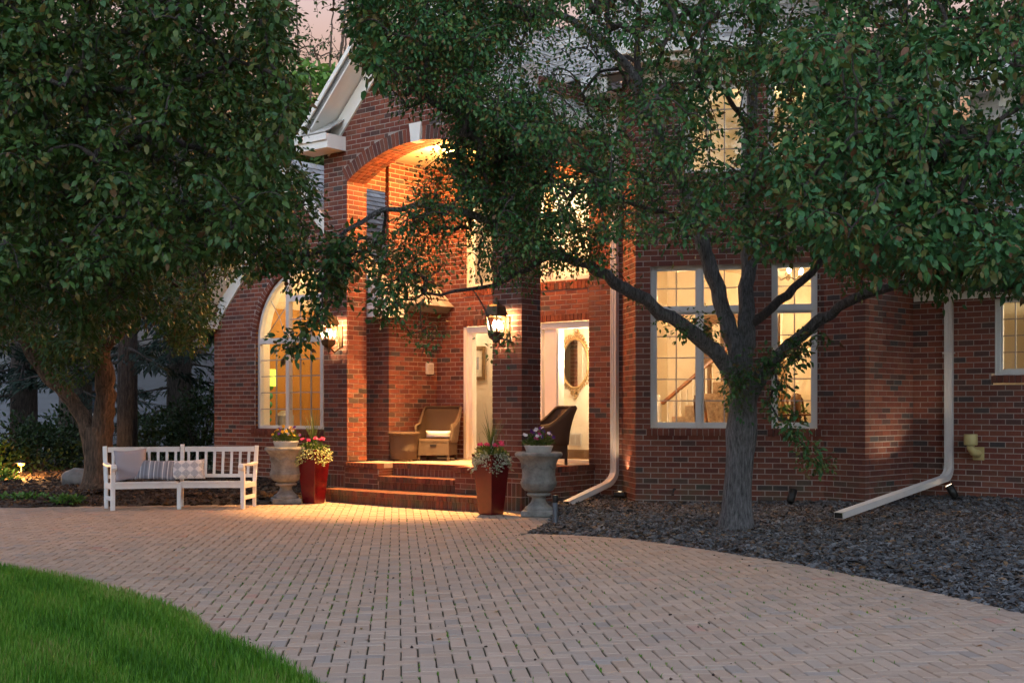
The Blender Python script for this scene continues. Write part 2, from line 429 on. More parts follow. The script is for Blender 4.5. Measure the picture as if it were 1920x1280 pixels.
# entry wall --------------------------------------------------------------
DT = 2.0
d0, d1, dz1 = -2.87, -.10, 2.80                     # door unit
u0, u1, uz0, uz1 = -2.80, -.17, 3.42, 4.75           # tall window over the door
PT = 1.75                                            # pier plane right of the door
def entcut(z):
    r = []
    if z < dz1: r.append((d0 - WR, d1 - WR))
    if uz0 < z < 5.1: r.append((u0 - WR, u1 - WR))
    return r
wall((WR, DT), (d1, DT), ZF, 6.2, cut=entcut, ext=(0, 0))
HP = at(1174, 765, 18.69); hp = WH(HP)
wall((d1, DT), (d1, PT), ZF, 6.2, ext=(0, 1))
hs, ht = hp
wall((d1, PT), (hs, PT), 0, 6.2, ext=(1, 0))
# bay --------------------------------------------------------------------
def PW(px, Y): return WH(Vector(((px - 960) / FPX * Y, Y, 0)))
G, F_, D_, E_ = PW(1192, 17.8), PW(1545, 17.2), PW(1622, 16.7), PW(1712, 17.6)
wall((hs, PT), G, 0, 6.4, ext=(0, 1))
bayd = (F_ - G).normalized(); bayn = Vector((bayd.y, -bayd.x)); bayL = (F_ - G).length
def bayu(px):
    u = (px - 960) / FPX; a = HW(*G); dv = E1 * bayd.x + E2 * bayd.y
    return (u * a.y - a.x) / (dv.x - u * dv.y)
bw = [(bayu(1220), bayu(1407)), (bayu(1447), bayu(1532))]; bz0, bz1 = 1.17, 3.47
bup = [(bayu(1285), bayu(1400)), (bayu(1440), bayu(1530))]; bq0, bq1 = 4.72, 6.0
wall(G, F_, 0, 6.4, cut=cuts(rect(*bw[0], bz0, bz1), rect(*bw[1], bz0, bz1), rect(*bup[0], bq0, bq1), rect(*bup[1], bq0, bq1),
     rect(bw[0][0] - .06, bw[0][1] + .06, bz0 - .11, bz0), rect(bw[1][0] - .06, bw[1][1] + .06, bz0 - .11, bz0)))
wall(F_, D_, 0, 6.4, phase=.05)
wall(D_, E_, 0, 6.4, phase=.02, ext=(1, 0))
# right wing -------------------------------------------------------------
RE = E_ + Vector((6.0, 0)); rt = E_.y
rw0 = pxs(1866, rt) - E_.x; rw1 = rw0 + 1.1; rwz0 = pyz(703, pxs(1866, rt), rt); rwz1 = 2.95
wall(E_, RE, 0, 3.3, cut=cuts(rect(rw0, rw1, rwz0, rwz1), rect(rw0 - .05, rw1 + .05, rwz0 - .11, rwz0)), ext=(0, 1))

# steps and platform -----------------------------------------------------
stL, stR, ptF = pxs(710, -.05), pxs(853, -.05), -.05
b = MB(); b.bx(opL, stL, ptF, .5, 0, ZF - .085); b.bx(stR, opR, ptF, .5, 0, ZF - .085); b.bx(opL, -.002, .28, DT + .1, 0, ZF - .004); b.bx(stL - .01, stR + .01, ptF + .01, .4, 0, .325)
b.bx(stL + .002, stR - .002, ptF + .02, .282, 0, .40)
b.bx(opL + .01, stL - .005, ptF + .12, .5, ZF - .09, ZF - .004); b.bx(stR + .005, opR - .005, ptF + .12, .5, ZF - .09, ZF - .004)
b.build('porch_platform', MATS['slab'], house)
def brick_box(s0, s1, t0, t1, z0, z1, rot=None):
    pts = [(s0, t0, z0), (s1, t0, z0), (s1, t0, z1), (s0, t0, z1), (s0, t1, z0), (s1, t1, z0), (s1, t1, z1), (s0, t1, z1)]
    VOUS.append(pts)
def rowlock(s0, s1, t0, t1, z0, z1, pit=.078):
    n = max(1, round((s1 - s0) / pit)); p = (s1 - s0) / n
    for i in range(n): brick_box(s0 + i * p + MO / 2, s0 + (i + 1) * p - MO / 2, t0, t1, z0 + .003, z1 - .003)
# platform faces
for (q0, q1) in ((opL + .006, stL), (stR, opR - .006)):
    rowlock(q0, q1, ptF - .03, ptF + .16, ZF - .083, ZF)
    z = .20
    for k in range(4):
        zz = z + k * .079; n = max(1, round((q1 - q0) / BL)); off = (k % 2) * BL / 2
        x = q0 - off
        while x < q1 - .02:
            x0, x1 = max(x, q0), min(x + BL, q1)
            if x1 - x0 > .03: brick_box(x0 + MO / 2, x1 - MO / 2, ptF - PROUD, ptF + .05, zz + .005, zz + .074)
            x += BL
rowlock(stL, stR, ptF - .035, ptF + .15, .325, .408); rowlock(stL, stR, ptF + .155, .285, .325, .406)
rowlock(stL + .004, stR - .004, ptF - PROUD, ptF + .05, .2, .325)
rowlock(stL, stR, .25, .45, ZF - .083, ZF); rowlock(stL, stR, .275, .33, .408, ZF - .083)
for k in range(3):
    brick_box(stL - .04, stL + .004, ptF + .002, .27, .41 + k * .04, .445 + k * .04)
# curved bottom step
def curve_t(s): return -.40 - .13 * (1 - ((s + 1.95) / 1.7) ** 2)
b = MB(); sA, sB = -3.62, -.42; N = 42; vs = []; fs = []
for i in range(N + 1):
    s_ = sA + (sB - sA) * i / N; t_ = curve_t(s_) + .01
    vs += [(s_, t_, 0), (s_, t_, .19), (s_, -.03, .19), (s_, -.03, 0)]
for i in range(N):
    for k in range(3): fs.append((4 * i + k, 4 * i + 4 + k, 4 * i + 5 + k, 4 * i + 1 + k))
fs += [(3, 2, 1, 0), (4 * N, 4 * N + 1, 4 * N + 2, 4 * N + 3)]
b.add(vs, fs); b.build('porch_step', MATS['mortar'], house)
for i in range(N):
    x0 = sA + (sB - sA) * i / N + MO / 2; x1 = sA + (sB - sA) * (i + 1) / N - MO / 2
    t0, t1 = curve_t(x0), curve_t(x1)
    for (zz0, zz1, o, dp) in ((.002, .122, -.0, .05), (.128, .2, -.035, .22)):
        VOUS.append([(x0, t0 + o, zz0), (x1, t1 + o, zz0), (x1, t1 + o, zz1), (x0, t0 + o, zz1), (x0, t0 + dp, zz0), (x1, t1 + dp, zz0), (x1, t1 + dp, zz1), (x0, t0 + dp, zz1)])
    if True:
        VOUS.append([(x0, t0 + .228, .13), (x1, t1 + .228, .13), (x1, t1 + .228, .198), (x0, t0 + .228, .198), (x0, -.03, .13), (x1, -.03, .13), (x1, -.03, .198), (x0, -.03, .198)])
# side face of the porch right of the column
wall((0, TD), (0, PT), 0, ZF - .08, ext=(0, 0), phase=.05)
n = 16
for i in range(n):
    q0 = TD + (PT - TD) * i / n + MO / 2; q1 = TD + (PT - TD) * (i + 1) / n - MO / 2
    brick_box(-.2, .012, q0, q1, ZF - .083, ZF)
# ------------------------------------------------------------------ windows and doors (house coordinates)
GL = MATS['window_glass']; WT_ = MATS['white_trim']
mat('window_frame_blue', (.62, .60, .58), .4, var=.05, scale=4)
WF = MATS['window_frame_blue']; mat('muntin_backlit', (.30, .29, .29), .5, var=.05); MN = MATS['muntin_backlit']  # muntins darker than the frame: their backlit shade is put into the colour
def loc_mb(a, d):
    """returns point mapper for (u along wall, w outward, z)"""
    n = Vector((d.y, -d.x)); a = Vector(a)
    return lambda u, w, z: (a.x + d.x * u + n.x * w, a.y + d.y * u + n.y * w, z)
def lbox(mb, m, u0, u1, w0, w1, z0, z1):
    p = [m(u, w, z) for z in (z0, z1) for (u, w) in ((u0, w1), (u1, w1), (u1, w0), (u0, w0))]
    mb.add(p, [(3, 2, 1, 0), (4, 5, 6, 7), (0, 1, 5, 4), (1, 2, 6, 5), (2, 3, 7, 6), (3, 0, 4, 7)])
def window(a, d, u0, u1, z0, z1, mull=(), trans=(), cols=2, rows=5, fw=.05, rec=.075, mu=.014, label=None, sash=.032, toprows=2):
    """frame with mullions/transoms; every light gets its glass pane and its muntin bars"""
    m = loc_mb(a, d); f = MB()
    lbox(f, m, u0, u1, -rec - .07, -rec + .03, z0, z0 + fw); lbox(f, m, u0, u1, -rec - .07, -rec + .03, z1 - fw, z1)
    lbox(f, m, u0, u0 + fw, -rec - .07, -rec + .03, z0 + fw, z1 - fw); lbox(f, m, u1 - fw, u1, -rec - .07, -rec + .03, z0 + fw, z1 - fw)
    # jamb liner out to the brick
    for (x0, x1, y0, y1) in ((u0 - .012, u0, z0, z1), (u1, u1 + .012, z0, z1)): lbox(f, m, x0, x1, -rec - .07, -.004, y0, y1)
    lbox(f, m, u0, u1, -rec - .07, -.004, z1, z1 + .012)
    us = [u0 + fw] + [x for q in mull for x in (q - fw * .55, q + fw * .55)] + [u1 - fw]
    zs = [z0 + fw] + [x for q in trans for x in (q - fw * .6, q + fw * .6)] + [z1 - fw]
    for q in mull: lbox(f, m, q - fw * .55, q + fw * .55, -rec - .06, -rec + .026, z0 + fw, z1 - fw)
    for q in trans: lbox(f, m, u0 + fw, u1 - fw, -rec - .06, -rec + .034, q - fw * .6, q + fw * .6)
    wo = f.build('window', WF, house)
    if label: wo['label'] = label
    for i in range(0, len(us), 2):
        for j in range(0, len(zs), 2):
            x0, x1, y0, y1 = us[i], us[i + 1], zs[j], zs[j + 1]
            s_ = MB()
            lbox(s_, m, x0, x1, -rec - .03, -rec + .012, y0, y0 + sash); lbox(s_, m, x0, x1, -rec - .03, -rec + .012, y1 - sash, y1)
            lbox(s_, m, x0, x0 + sash, -rec - .03, -rec + .012, y0 + sash, y1 - sash); lbox(s_, m, x1 - sash, x1, -rec - .03, -rec + .012, y0 + sash, y1 - sash)
            s_.build('sash', WF, wo)
            x0 += sash; x1 -= sash; y0 += sash; y1 -= sash
            p = MB(); lbox(p, m, x0, x1, -rec - .012, -rec - .008, y0, y1); p.build('pane', GL, wo)
            nr = rows if j == 0 else toprows
            for k in range(1, cols):
                q = x0 + (x1 - x0) * k / cols; g = MB(); lbox(g, m, q - mu / 2, q + mu / 2, -rec - .020, -rec + .002, y0, y1); g.build('muntin', MN, wo)
            for k in range(1, nr):
                q = y0 + (y1 - y0) * k / nr; g = MB(); lbox(g, m, x0, x1, -rec - .019, -rec + .001, q - mu / 2, q + mu / 2); g.build('muntin', MN, wo)
    return wo
def sill(a, d, u0, u1, z, h=.105, out=.03):
    m = loc_mb(a, d); n = round((u1 - u0) / .078); p = (u1 - u0) / n
    for i in range(n):
        x0, x1 = u0 + i * p + MO / 2, u0 + (i + 1) * p - MO / 2
        P = [m(x0, out, z - h), m(x1, out, z - h), m(x1, out, z - .012), m(x0, out, z - .012), m(x0, -.1, z - h), m(x1, -.1, z - h), m(x1, -.1, z + .004), m(x0, -.1, z + .004)]
        VOUS.append(P)
    b = MB(); lbox(b, m, u0, u1, -.1, .012, z - h, z - .016); b.build('wall', MATS['mortar'], house)
# bay windows
mB = bayu(1311)
window(G, bayd, *bw[0], bz0, bz1, mull=(mB,), trans=(2.83,), cols=2, rows=5)
window(G, bayd, *bw[1], bz0, bz1, trans=(2.83,), cols=2, rows=5)
window(G, bayd, *bup[0], bq0, bq1, cols=3, rows=4); window(G, bayd, *bup[1], bq0, bq1, cols=2, rows=4)
sill(G, bayd, bw[0][0] - .06, bw[0][1] + .06, bz0); sill(G, bayd, bw[1][0] - .06, bw[1][1] + .06, bz0)
sill(G, bayd, bup[0][0], bup[0][1], bq0, out=.02); sill(G, bayd, bup[1][0], bup[1][1], bq0, out=.02)
e1d = Vector((1, 0))
window(E_, e1d, rw0, rw1, rwz0, rwz1, cols=3, rows=4, mull=(rw0 + .62,)); sill(E_, e1d, rw0 - .05, rw1 + .05, rwz0)
# tall window over the door
u_ = [q - WR for q in (u0, u1)]
window((WR, DT), e1d, u_[0], u_[1], uz0, 5.1, mull=(u_[0] + .62, u_[1] - .95), cols=1, rows=1, fw=.06)
# big half-round window of the left wing
def arch_window():
    f = MB(); y0, y1 = WT + .055, WT + .15; cx = awc; fw = .055
    def ring(r0, r1, a0, a1, n=28, ya=y0, yb=y1, cz=aws):
        vs = []; fs = []
        for i in range(n + 1):
            a = a0 + (a1 - a0) * i / n
            for (r, y) in ((r0, ya), (r1, ya), (r1, yb), (r0, yb)): vs.append((cx + r * math.cos(a), y, cz + r * math.sin(a)))
        for i in range(n):
            for k in range(4): fs.append((4 * i + k, 4 * i + (k + 1) % 4, 4 * i + 4 + (k + 1) % 4, 4 * i + 4 + k))
        return vs, fs
    f.add(*ring(awr - fw, awr, 0, math.pi))
    f.bx(cx - awr, cx - awr + fw, y0, y1, awb, aws); f.bx(cx + awr - fw, cx + awr, y0, y1, awb, aws); f.bx(cx - awr + fw, cx + awr - fw, y0, y1, awb, awb + fw)
    ml, mr = -.45, .45                       # mullions each side of the tall middle light
    zt = 3.38
    hm = math.sqrt((awr - fw) ** 2 - ml ** 2)
    for q in (ml, mr): f.bx(cx + q - .04, cx + q + .04, y0 + .003, y1 - .003, awb + fw, aws + hm)
    f.bx(cx - awr + fw, cx + ml - .04, y0 + .004, y1 - .01, aws - .05, aws + .05); f.bx(cx + mr + .04, cx + awr - fw, y0 + .004, y1 - .01, aws - .05, aws + .05)
    f.bx(cx + ml + .04, cx + mr - .04, y0 + .004, y1 - .01, aws - .05, aws + .05)
    f.bx(cx + ml + .04, cx + mr - .04, y0 + .004, y1 - .01, zt - .05, zt + .05)
    wo = f.build('window', WF, house); wo['label'] = 'tall half-round window with white frame and muntin bars'
    yg = WT + .10
    def pane(poly):
        b = MB(); n = len(poly); b.add([(x, yg, z) for x, z in poly] + [(x, yg + .004, z) for x, z in poly], [tuple(range(n)), tuple(range(2 * n - 1, n - 1, -1))] + [(i, i + n, (i + 1) % n + n, (i + 1) % n) for i in range(n)]); b.build('pane', GL, wo)
    rr = awr - fw
    A = math.acos(ml / -rr)
    for sg in (-1, 1):
        x0, x1 = sorted((cx + sg * .49, cx + sg * rr)); pane([(x0, awb + fw), (x1, awb + fw), (x1, aws - .05), (x0, aws - .05)])
        poly = [(cx + sg * .49, aws + .05)] + [(cx + sg * rr * math.cos(a), aws + rr * math.sin(a)) for a in np.linspace(.04, math.acos(.49 / rr), 12)]
        pane(poly if sg > 0 else poly[::-1])
        for k in (1,):
            xm = cx + sg * (.49 + (rr - .49) * .42); b = MB(); b.bx(xm - .008, xm + .008, yg - .012, yg + .012, awb + fw, aws - .05); b.build('muntin', MN, wo)
        for k in range(1, 5):
            z = awb + fw + (aws - .05 - awb - fw) * k / 5; b = MB(); b.bx(x0, x1, yg - .011, yg + .011, z - .008, z + .008); b.build('muntin', MN, wo)
        b = MB(); a1 = math.radians(52)
        b.tube([(cx + sg * (.49 + .0), yg, aws + .62), (cx + sg * .72, yg, aws + .42), (cx + sg * (rr - .1), yg, aws + .06)], .008, 5); b.build('muntin', MN, wo)
        b = MB(); b.tube([(cx + sg * .55, yg, aws + .06), (cx + sg * .70, yg, aws + .40), (cx + sg * rr * .78, yg, aws + rr * .6)], .008, 5); b.build('muntin', MN, wo)
    pane([(cx - .41, awb + fw), (cx + .41, awb + fw), (cx + .41, aws - .05), (cx - .41, aws - .05)])
    pane([(cx - .41, aws + .05), (cx + .41, aws + .05), (cx + .41, zt - .05), (cx - .41, zt - .05)])
    pane([(cx + .41, zt + .05)] + [(cx + x, aws + math.sqrt(rr * rr - x * x)) for x in np.linspace(.41, -.41, 14)] + [(cx - .41, zt + .05)])
    for xm in (-.14, .14):
        b = MB(); b.bx(cx + xm - .008, cx + xm + .008, yg - .012, yg + .012, awb + fw, aws - .05); b.build('muntin', MN, wo)
        b = MB(); b.bx(cx + xm - .008, cx + xm + .008, yg - .012, yg + .012, aws + .05, zt - .05); b.build('muntin', MN, wo)
    for k in range(1, 5):
        z = awb + fw + (aws - .05 - awb - fw) * k / 5; b = MB(); b.bx(cx - .41, cx + .41, yg - .011, yg + .011, z - .008, z + .008); b.build('muntin', MN, wo)
    z = (aws + zt) / 2; b = MB(); b.bx(cx - .41, cx + .41, yg - .011, yg + .011, z - .008, z + .008); b.build('muntin', MN, wo)
    for r in (.2,):
        b = MB(); b.tube([(cx + r * math.cos(a), yg, zt + .05 + r * math.sin(a)) for a in np.linspace(0, math.pi, 10)], .008, 5); b.build('muntin', MN, wo)
    for a in (50, 90, 130):
        a = math.radians(a); b = MB(); b.tube([(cx + .2 * math.cos(a), yg, zt + .05 + .2 * math.sin(a)), (cx + .46 * math.cos(a), yg, zt + .05 + .42 * math.sin(a))], .008, 5); b.build('muntin', MN, wo)
arch_window()
sill((WL, WT), e1d, awc - WL - awr - .1, awc - WL + awr + .1, awb)
# door unit: panelled white door between two glazed sidelights
def door_unit():
    f = MB(); y0, y1 = DT + .05, DT + .17; fw = .07
    jl = pxs(881, DT); jr = pxs(1041, DT); pl = -2.13; pr = jr - .30
    f.bx(d0, d0 + .06, y0 - .05, y1, ZF, dz1); f.bx(d1 - .06, d1, y0 - .03, y1, ZF, dz1); f.bx(d0 + .06, d1 - .06, y0 - .02, y1, dz1 - .10, dz1)
    f.bx(d0 + .06, d1 - .06, y0 - .02, y1, ZF, ZF + .05)
    for (q0, q1) in ((d0 + .06, jl), (pl - .05, pl + .05), (pr - .10, pr), (pr + .05, jr - .02)): f.bx(q0, q1, y0 + .004, y1 - .004, ZF + .05, dz1 - .10)
    f.bx(jr - .02, jr, y0 + .03, y1 + .06, ZF + .05, dz1 - .1)
    o = f.build('door_frame', WT_, house)
    for (q0, q1) in ((jl, pl - .05), (jr, d1 - .06)):
        b = MB(); b.bx(q0, q1, DT + .10, DT + .104, ZF + .05, dz1 - .1); b.build('pane', GL, o)
    dr = MB(); dr.bx(pl + .052, pr - .102, DT + .09, DT + .13, ZF + .055, dz1 - .105)
    for zz in (.15, 1.0): dr.bx(pl + .17, pr - .22, DT + .082, DT + .092, ZF + zz, ZF + zz + .7)
    do = dr.build('door', WT_, house)
    h = MB(); h.lathe([(.0, .0), (.03, .01), (.032, .03), (.0, .05)], 12, (pr - .16, DT + .05, ZF + 1.0)); h.build('handle', mat('brass', (.45, .30, .10), .3, 1.0), do)
door_unit()
# rowlock lintels over the doors and between
for (z0_, z1_) in ((dz1 + .012, dz1 + .115), (uz0 - .11, uz0 - .005)):
    n = round((d1 - d0) / .078)
    for i in range(n):
        x0 = d0 + (d1 - d0) * i / n + MO / 2; x1 = d0 + (d1 - d0) * (i + 1) / n - MO / 2
        brick_box(x0, x1, DT - .022, DT + .05, z0_, z1_)

# ------------------------------------------------------------------ roofs
SHG = []
def roof(p0, al, up, La, Lu, expo=.14, clip=None, deck=True, wmin=.10, wmax=.19):
    """shingled slope in house coordinates; p0 eave start, al along the eave, up the slope"""
    p0, al, up = Vector(p0), Vector(al).normalized(), Vector(up).normalized(); nn = al.cross(up).normalized()
    if nn.z < 0: nn = -nn
    if deck:
        b = MB(); q = [p0, p0 + al * La, p0 + al * La + up * Lu, p0 + up * Lu]
        b.add([v - nn * .03 for v in q] + [v - nn * .16 for v in q], [(0, 1, 2, 3), (7, 6, 5, 4), (0, 4, 5, 1), (1, 5, 6, 2), (2, 6, 7, 3), (3, 7, 4, 0)])
        b.build('roof', MATS['roof_deck'], house)
    rows = int(Lu / expo)
    for r in range(rows):
        x = -random.random() * wmin
        while x < La:
            wd = random.uniform(wmin, wmax); x0, x1 = max(0, x) + .002, min(La, x + wd) - .003; x += wd
            if x1 - x0 < .03: continue
            h = r * expo - random.uniform(0, .012) - (.03 if r == 0 else 0); L = expo * 1.35; th = random.uniform(.012, .02)
            a = p0 + al * x0 + up * h; c = p0 + al * x1 + up * h
            if clip and not clip(a + (c - a) / 2): continue
            lift = .022
            pts = [a + nn * lift, c + nn * lift, c + up * L + nn * .002, a + up * L + nn * .002]
            lo = [q - nn * th for q in pts]
            SHG.append((pts + lo))
zE = 5.76
# porch gable, both slopes
ov = .22; eL, eR, rid = SL - ov, ov, ctr
slo = (rid - eR); hgt = -slo
roof((eR, -.40, zE), (0, 1, 0), (slo, 0, hgt), 4.2, math.hypot(slo, hgt), clip=lambda p: not (p.x > .02 and p.y > PT))
roof((eL, 4.0, zE), (0, -1, 0), (-slo, 0, hgt), 4.4, math.hypot(slo, hgt), clip=lambda p: p.y < 1.2)
# main roof above the entry, bay and second storey
zM = 6.32
roof((.1 - 1.2, PT - .42, zM), (1, 0, 0), (0, 1, 1), hs + 1.6, 4.4)
bayov = bayn * .42
bp = G + bayov
roof((bp.x - .1, bp.y, 6.5), (bayd.x, bayd.y, 0), (-bayn.x, -bayn.y, 1), bayL + .3, 4.6)
roof((D_.x + .4, D_.y - .5, 6.5), (0, 1, 0), (-1, 0, 1), 4.0, 4.6)
# lower roof of the right wing
rz = 3.36
roof((E_.x + .02, rt - .42, rz), (1, 0, 0), (0, 1, .92), 6.2, 3.7, expo=.17)
upT = rt + 2.25
b = MB(); b.bx(E_.x, E_.x + 6, upT, upT + .1, 4.8, 6.3); b.build('wall', mat('siding', (.42, .40, .38), .7, var=.1, scale=4, stretch=(1, 1, 20)), house)
roof((E_.x + .4, upT - .45, 6.5), (1, 0, 0), (0, 1, 1), 5.6, 4.0)
# left wing gable
zW = 3.16; wl, wr = WL - .36, WR + .36; hw = (wr - wl) / 2
roof((wr, .48, zW), (0, 1, 0), (-1, 0, 1), 3.6, hw * 1.414 - .02)
roof((wl, 4.1, zW), (0, -1, 0), (1, 0, 1), 3.6, hw * 1.414 - .02)
# fascia, rakes, soffits, returns
FW = MATS['fascia_white']
def slab(name, pts, th, m=FW, parent=house):
    """thick polygon: pts (house coords) extruded along th vector"""
    b = MB(); n = len(pts); th = Vector(th); P = [Vector(p) for p in pts]
    b.add(P + [p + th for p in P], [tuple(range(n)), tuple(range(2 * n - 1, n - 1, -1))] + [(i, i + n, (i + 1) % n + n, (i + 1) % n) for i in range(n)])
    return b.build(name, m, parent)
def gable_trim(l, r, c, ze, tf, wallt, ret=.5, wallL=0, wallR=0, hf=.24, ovh=.36):
    """rake boards, frieze and cornice returns of a gable whose overhang front is tf"""
    for sg, x in ((-1, l), (1, r)):
        za = ze + (abs(c - x))
        slab('rake_board', [(x, tf, ze - .26), (x, tf, ze - .02), (c, tf, za - .02), (c, tf, za - .26)], (0, .05, 0))
        slab('rake_board', [(x, tf - .03, ze - .10), (x, tf - .03, ze), (c, tf - .03, za), (c, tf - .03, za - .10)], (0, .028, 0))
        slab('soffit', [(x, tf + .05, ze - .25), (c, tf + .05, za - .25), (c, wallt - .01, za - .25), (x, wallt - .01, ze - .25)], (0, 0, .02))
        xw = x - sg * (ovh + .12)
        dz_ = ovh + .12
        slab('frieze_board', [(xw, wallt - .04, ze + dz_ - .62), (xw, wallt - .04, ze + dz_ - .30), (c, wallt - .04, za - .30), (c, wallt - .04, za - .62)], (0, .035, 0))
        # cornice return: boxed eave turning the corner, with its own little shingled top
        x0, x1 = sorted((x - sg * .0, x - sg * ret))
        b = MB(); b.bx(x0, x1, tf + .002, wallt - .008, ze - hf, ze - .02); b.bx(min(x0, x1) - (.03 if sg < 0 else -.0), max(x0, x1) + (.03 if sg > 0 else 0), tf - .03, tf, ze - .12, ze - .015); b.build('cornice_return', FW, house)
        pts = [Vector((x0, tf - .04, ze - .012)), Vector((x1, tf - .04, ze - .012))]
        for rr in range(3):
            f0, f1 = rr / 3, (rr + 1.25) / 3; dy = wallt - tf
            for kk in range(4):
                xa = x0 + (x1 - x0) * kk / 4 + .003; xb = x0 + (x1 - x0) * (kk + 1) / 4 - .003
                A = [Vector((xa, tf - .04 + dy * f0, ze + .24 * f0 + .012)), Vector((xb, tf - .04 + dy * f0, ze + .24 * f0 + .012)), Vector((xb, tf - .04 + min(1, f1) * dy, ze + .24 * f1)), Vector((xa, tf - .04 + min(1, f1) * dy, ze + .24 * f1))]
                SHG.append(A + [q - Vector((0, 0, .016)) for q in A])
gable_trim(eL, eR, rid, zE, -.40, 0, ret=.73, ovh=.22)
gable_trim(wl, wr, wc, zW, .47, WT, ret=.5)
# eaves: porch right side, main, bay, right wing
slab('fascia', [(eR, -.37, zE - .24), (eR, -.37, zE - .02), (eR, PT, zE - .02), (eR, PT, zE - .24)], (.04, 0, 0))
slab('soffit', [(.012, TD, zE - .24), (eR, TD, zE - .24), (eR, PT, zE - .24), (.012, PT, zE - .24)], (0, 0, .02))
slab('gutter', [(.12, PT - .52, zM - .16), (.12, PT - .52, zM - .02), (hs - .1, PT - .52, zM - .02), (hs - .1, PT - .52, zM - .16)], (0, .11, 0))
slab('fascia', [(.05, PT - .40, zM - .25), (.05, PT - .40, zM - .03), (hs, PT - .40, zM - .03), (hs, PT - .40, zM - .25)], (0, .04, 0))
slab('soffit', [(.05, PT - .36, zM - .24), (hs, PT - .36, zM - .24), (hs, PT - .01, zM - .24), (.05, PT - .01, zM - .24)], (0, 0, .02))
def eave_along(a, d, L, n, z, e0=0.0, e1=0.0, o=.42, drop=.24):
    a = Vector(a); q0 = a + d * (-e0) + n * o; q1 = a + d * (L + e1) + n * o
    slab('fascia', [(q0.x, q0.y, z - drop), (q1.x, q1.y, z - drop), (q1.x, q1.y, z - .02), (q0.x, q0.y, z - .02)], (-n.x * .04, -n.y * .04, 0))
    g0, g1 = q0 + n * .11, q1 + n * .11
    slab('gutter', [(g0.x, g0.y, z - .14), (g1.x, g1.y, z - .14), (g1.x, g1.y, z), (g0.x, g0.y, z)], (-n.x * .105, -n.y * .105, 0))
    w0, w1 = a + d * (-e0) + n * .01, a + d * (L + e1) + n * .01
    i0, i1 = q0 - n * .04, q1 - n * .04
    slab('soffit', [(i0.x, i0.y, z - drop + .005), (i1.x, i1.y, z - drop + .005), (w1.x, w1.y, z - drop + .005), (w0.x, w0.y, z - drop + .005)], (0, 0, .02))
    f0, f1 = a + n * .03, a + d * L + n * .03
    slab('frieze_board', [(f0.x, f0.y, z - drop - .22), (f1.x, f1.y, z - drop - .22), (f1.x, f1.y, z - drop), (f0.x, f0.y, z - drop)], (-n.x * .02, -n.y * .02, 0))
eave_along(G, bayd, bayL, bayn, 6.48, .25, .1)
nd_ = Vector((1, 0)); eave_along((D_.x, D_.y), Vector((0, 1)), upT - D_.y - .1, nd_, 6.48, .5, .0)
eave_along((E_.x + .45, upT), Vector((1, 0)), 5.5, Vector((0, -1)), 6.48)
eave_along((E_.x + .02, rt), Vector((1, 0)), 6.0, Vector((0, -1)), rz + .0, 0, 0, drop=.2)

# ------------------------------------------------------------------ bricks: the largest in view one by one, the rest in one mesh
def tri_box():
    F = [(0, 1, 2, 3), (1, 5, 6, 2), (4, 0, 3, 7), (3, 2, 6, 7), (4, 5, 1, 0)]
    return F
BF = tri_box(); DEP = .085
cand = []
for i, (W, a, d, n, e0, e1, q0, q1, full) in enumerate(BR):
    if not full: continue
    p = a + d * ((e0 + e1) / 2); wp = HW(p.x, p.y, (q0 + q1) / 2); x, y = proj(wp)
    if not (10 < x < 1910 and 560 < y < 950) : continue
    nw = E1 * n.x + E2 * n.y; view = (Vector((0, 0, CAMH)) - wp)
    fac = view.normalized().dot(nw)
    if fac < .15: continue
    vis = 1
    if 1355 < x < 1450 or (x < 1100 and x > 1020 and y < 860) : vis = 0
    if p.y > 1.9 and p.x > -3.4 and x < 1105 and x > 915: vis = 0
    if vis: cand.append((fac / wp.y ** 2, i))
cand.sort(reverse=True); single = set(i for _, i in cand[:300])
bm0 = MB(); Lb, hb = BL - MO, CO - MO
bm0.add([(-Lb / 2, -PROUD, -hb / 2), (Lb / 2, -PROUD, -hb / 2), (Lb / 2, -PROUD, hb / 2), (-Lb / 2, -PROUD, hb / 2), (-Lb / 2, DEP, -hb / 2), (Lb / 2, DEP, -hb / 2), (Lb / 2, DEP, hb / 2), (-Lb / 2, DEP, hb / 2)], BF)
proto = None; FV = []; FA = []
for i, (W, a, d, n, e0, e1, q0, q1, full) in enumerate(BR):
    pr = PROUD + random.uniform(-.002, .002)
    if i in single:
        if proto is None:
            proto = bm0.build('brick', MATS['brick'], W); o = proto
        else: o = proto.copy(); C.objects.link(o); o.parent = W
        c = a + d * ((e0 + e1) / 2)
        o.location = (c.x - n.x * random.uniform(-.002, .002), c.y - n.y * 0, (q0 + q1) / 2); o.rotation_euler = (0, 0, math.atan2(d.y, d.x))
    else:
        A = a + d * e0; B_ = a + d * e1
        P = [(A.x + n.x * pr, A.y + n.y * pr, q0), (B_.x + n.x * pr, B_.y + n.y * pr, q0), (B_.x + n.x * pr, B_.y + n.y * pr, q1), (A.x + n.x * pr, A.y + n.y * pr, q1),
             (A.x - n.x * DEP, A.y - n.y * DEP, q0), (B_.x - n.x * DEP, B_.y - n.y * DEP, q0), (B_.x - n.x * DEP, B_.y - n.y * DEP, q1), (A.x - n.x * DEP, A.y - n.y * DEP, q1)]
        FV.append(P); FA.append(random.random())
for P in VOUS: FV.append(P); FA.append(random.random() * .93)
V = np.array([[tuple(q) for q in P] for P in FV]).reshape(-1, 3); nB = len(FV)
F = (np.array(BF + [(7, 6, 5, 4)])[None] + (np.arange(nB) * 8)[:, None, None]).reshape(-1, 4)
o = np_mesh('brick_field', V, F, MATS['brick_field'], house, attr=np.repeat(np.array(FA), 6)); o['kind'] = 'stuff'
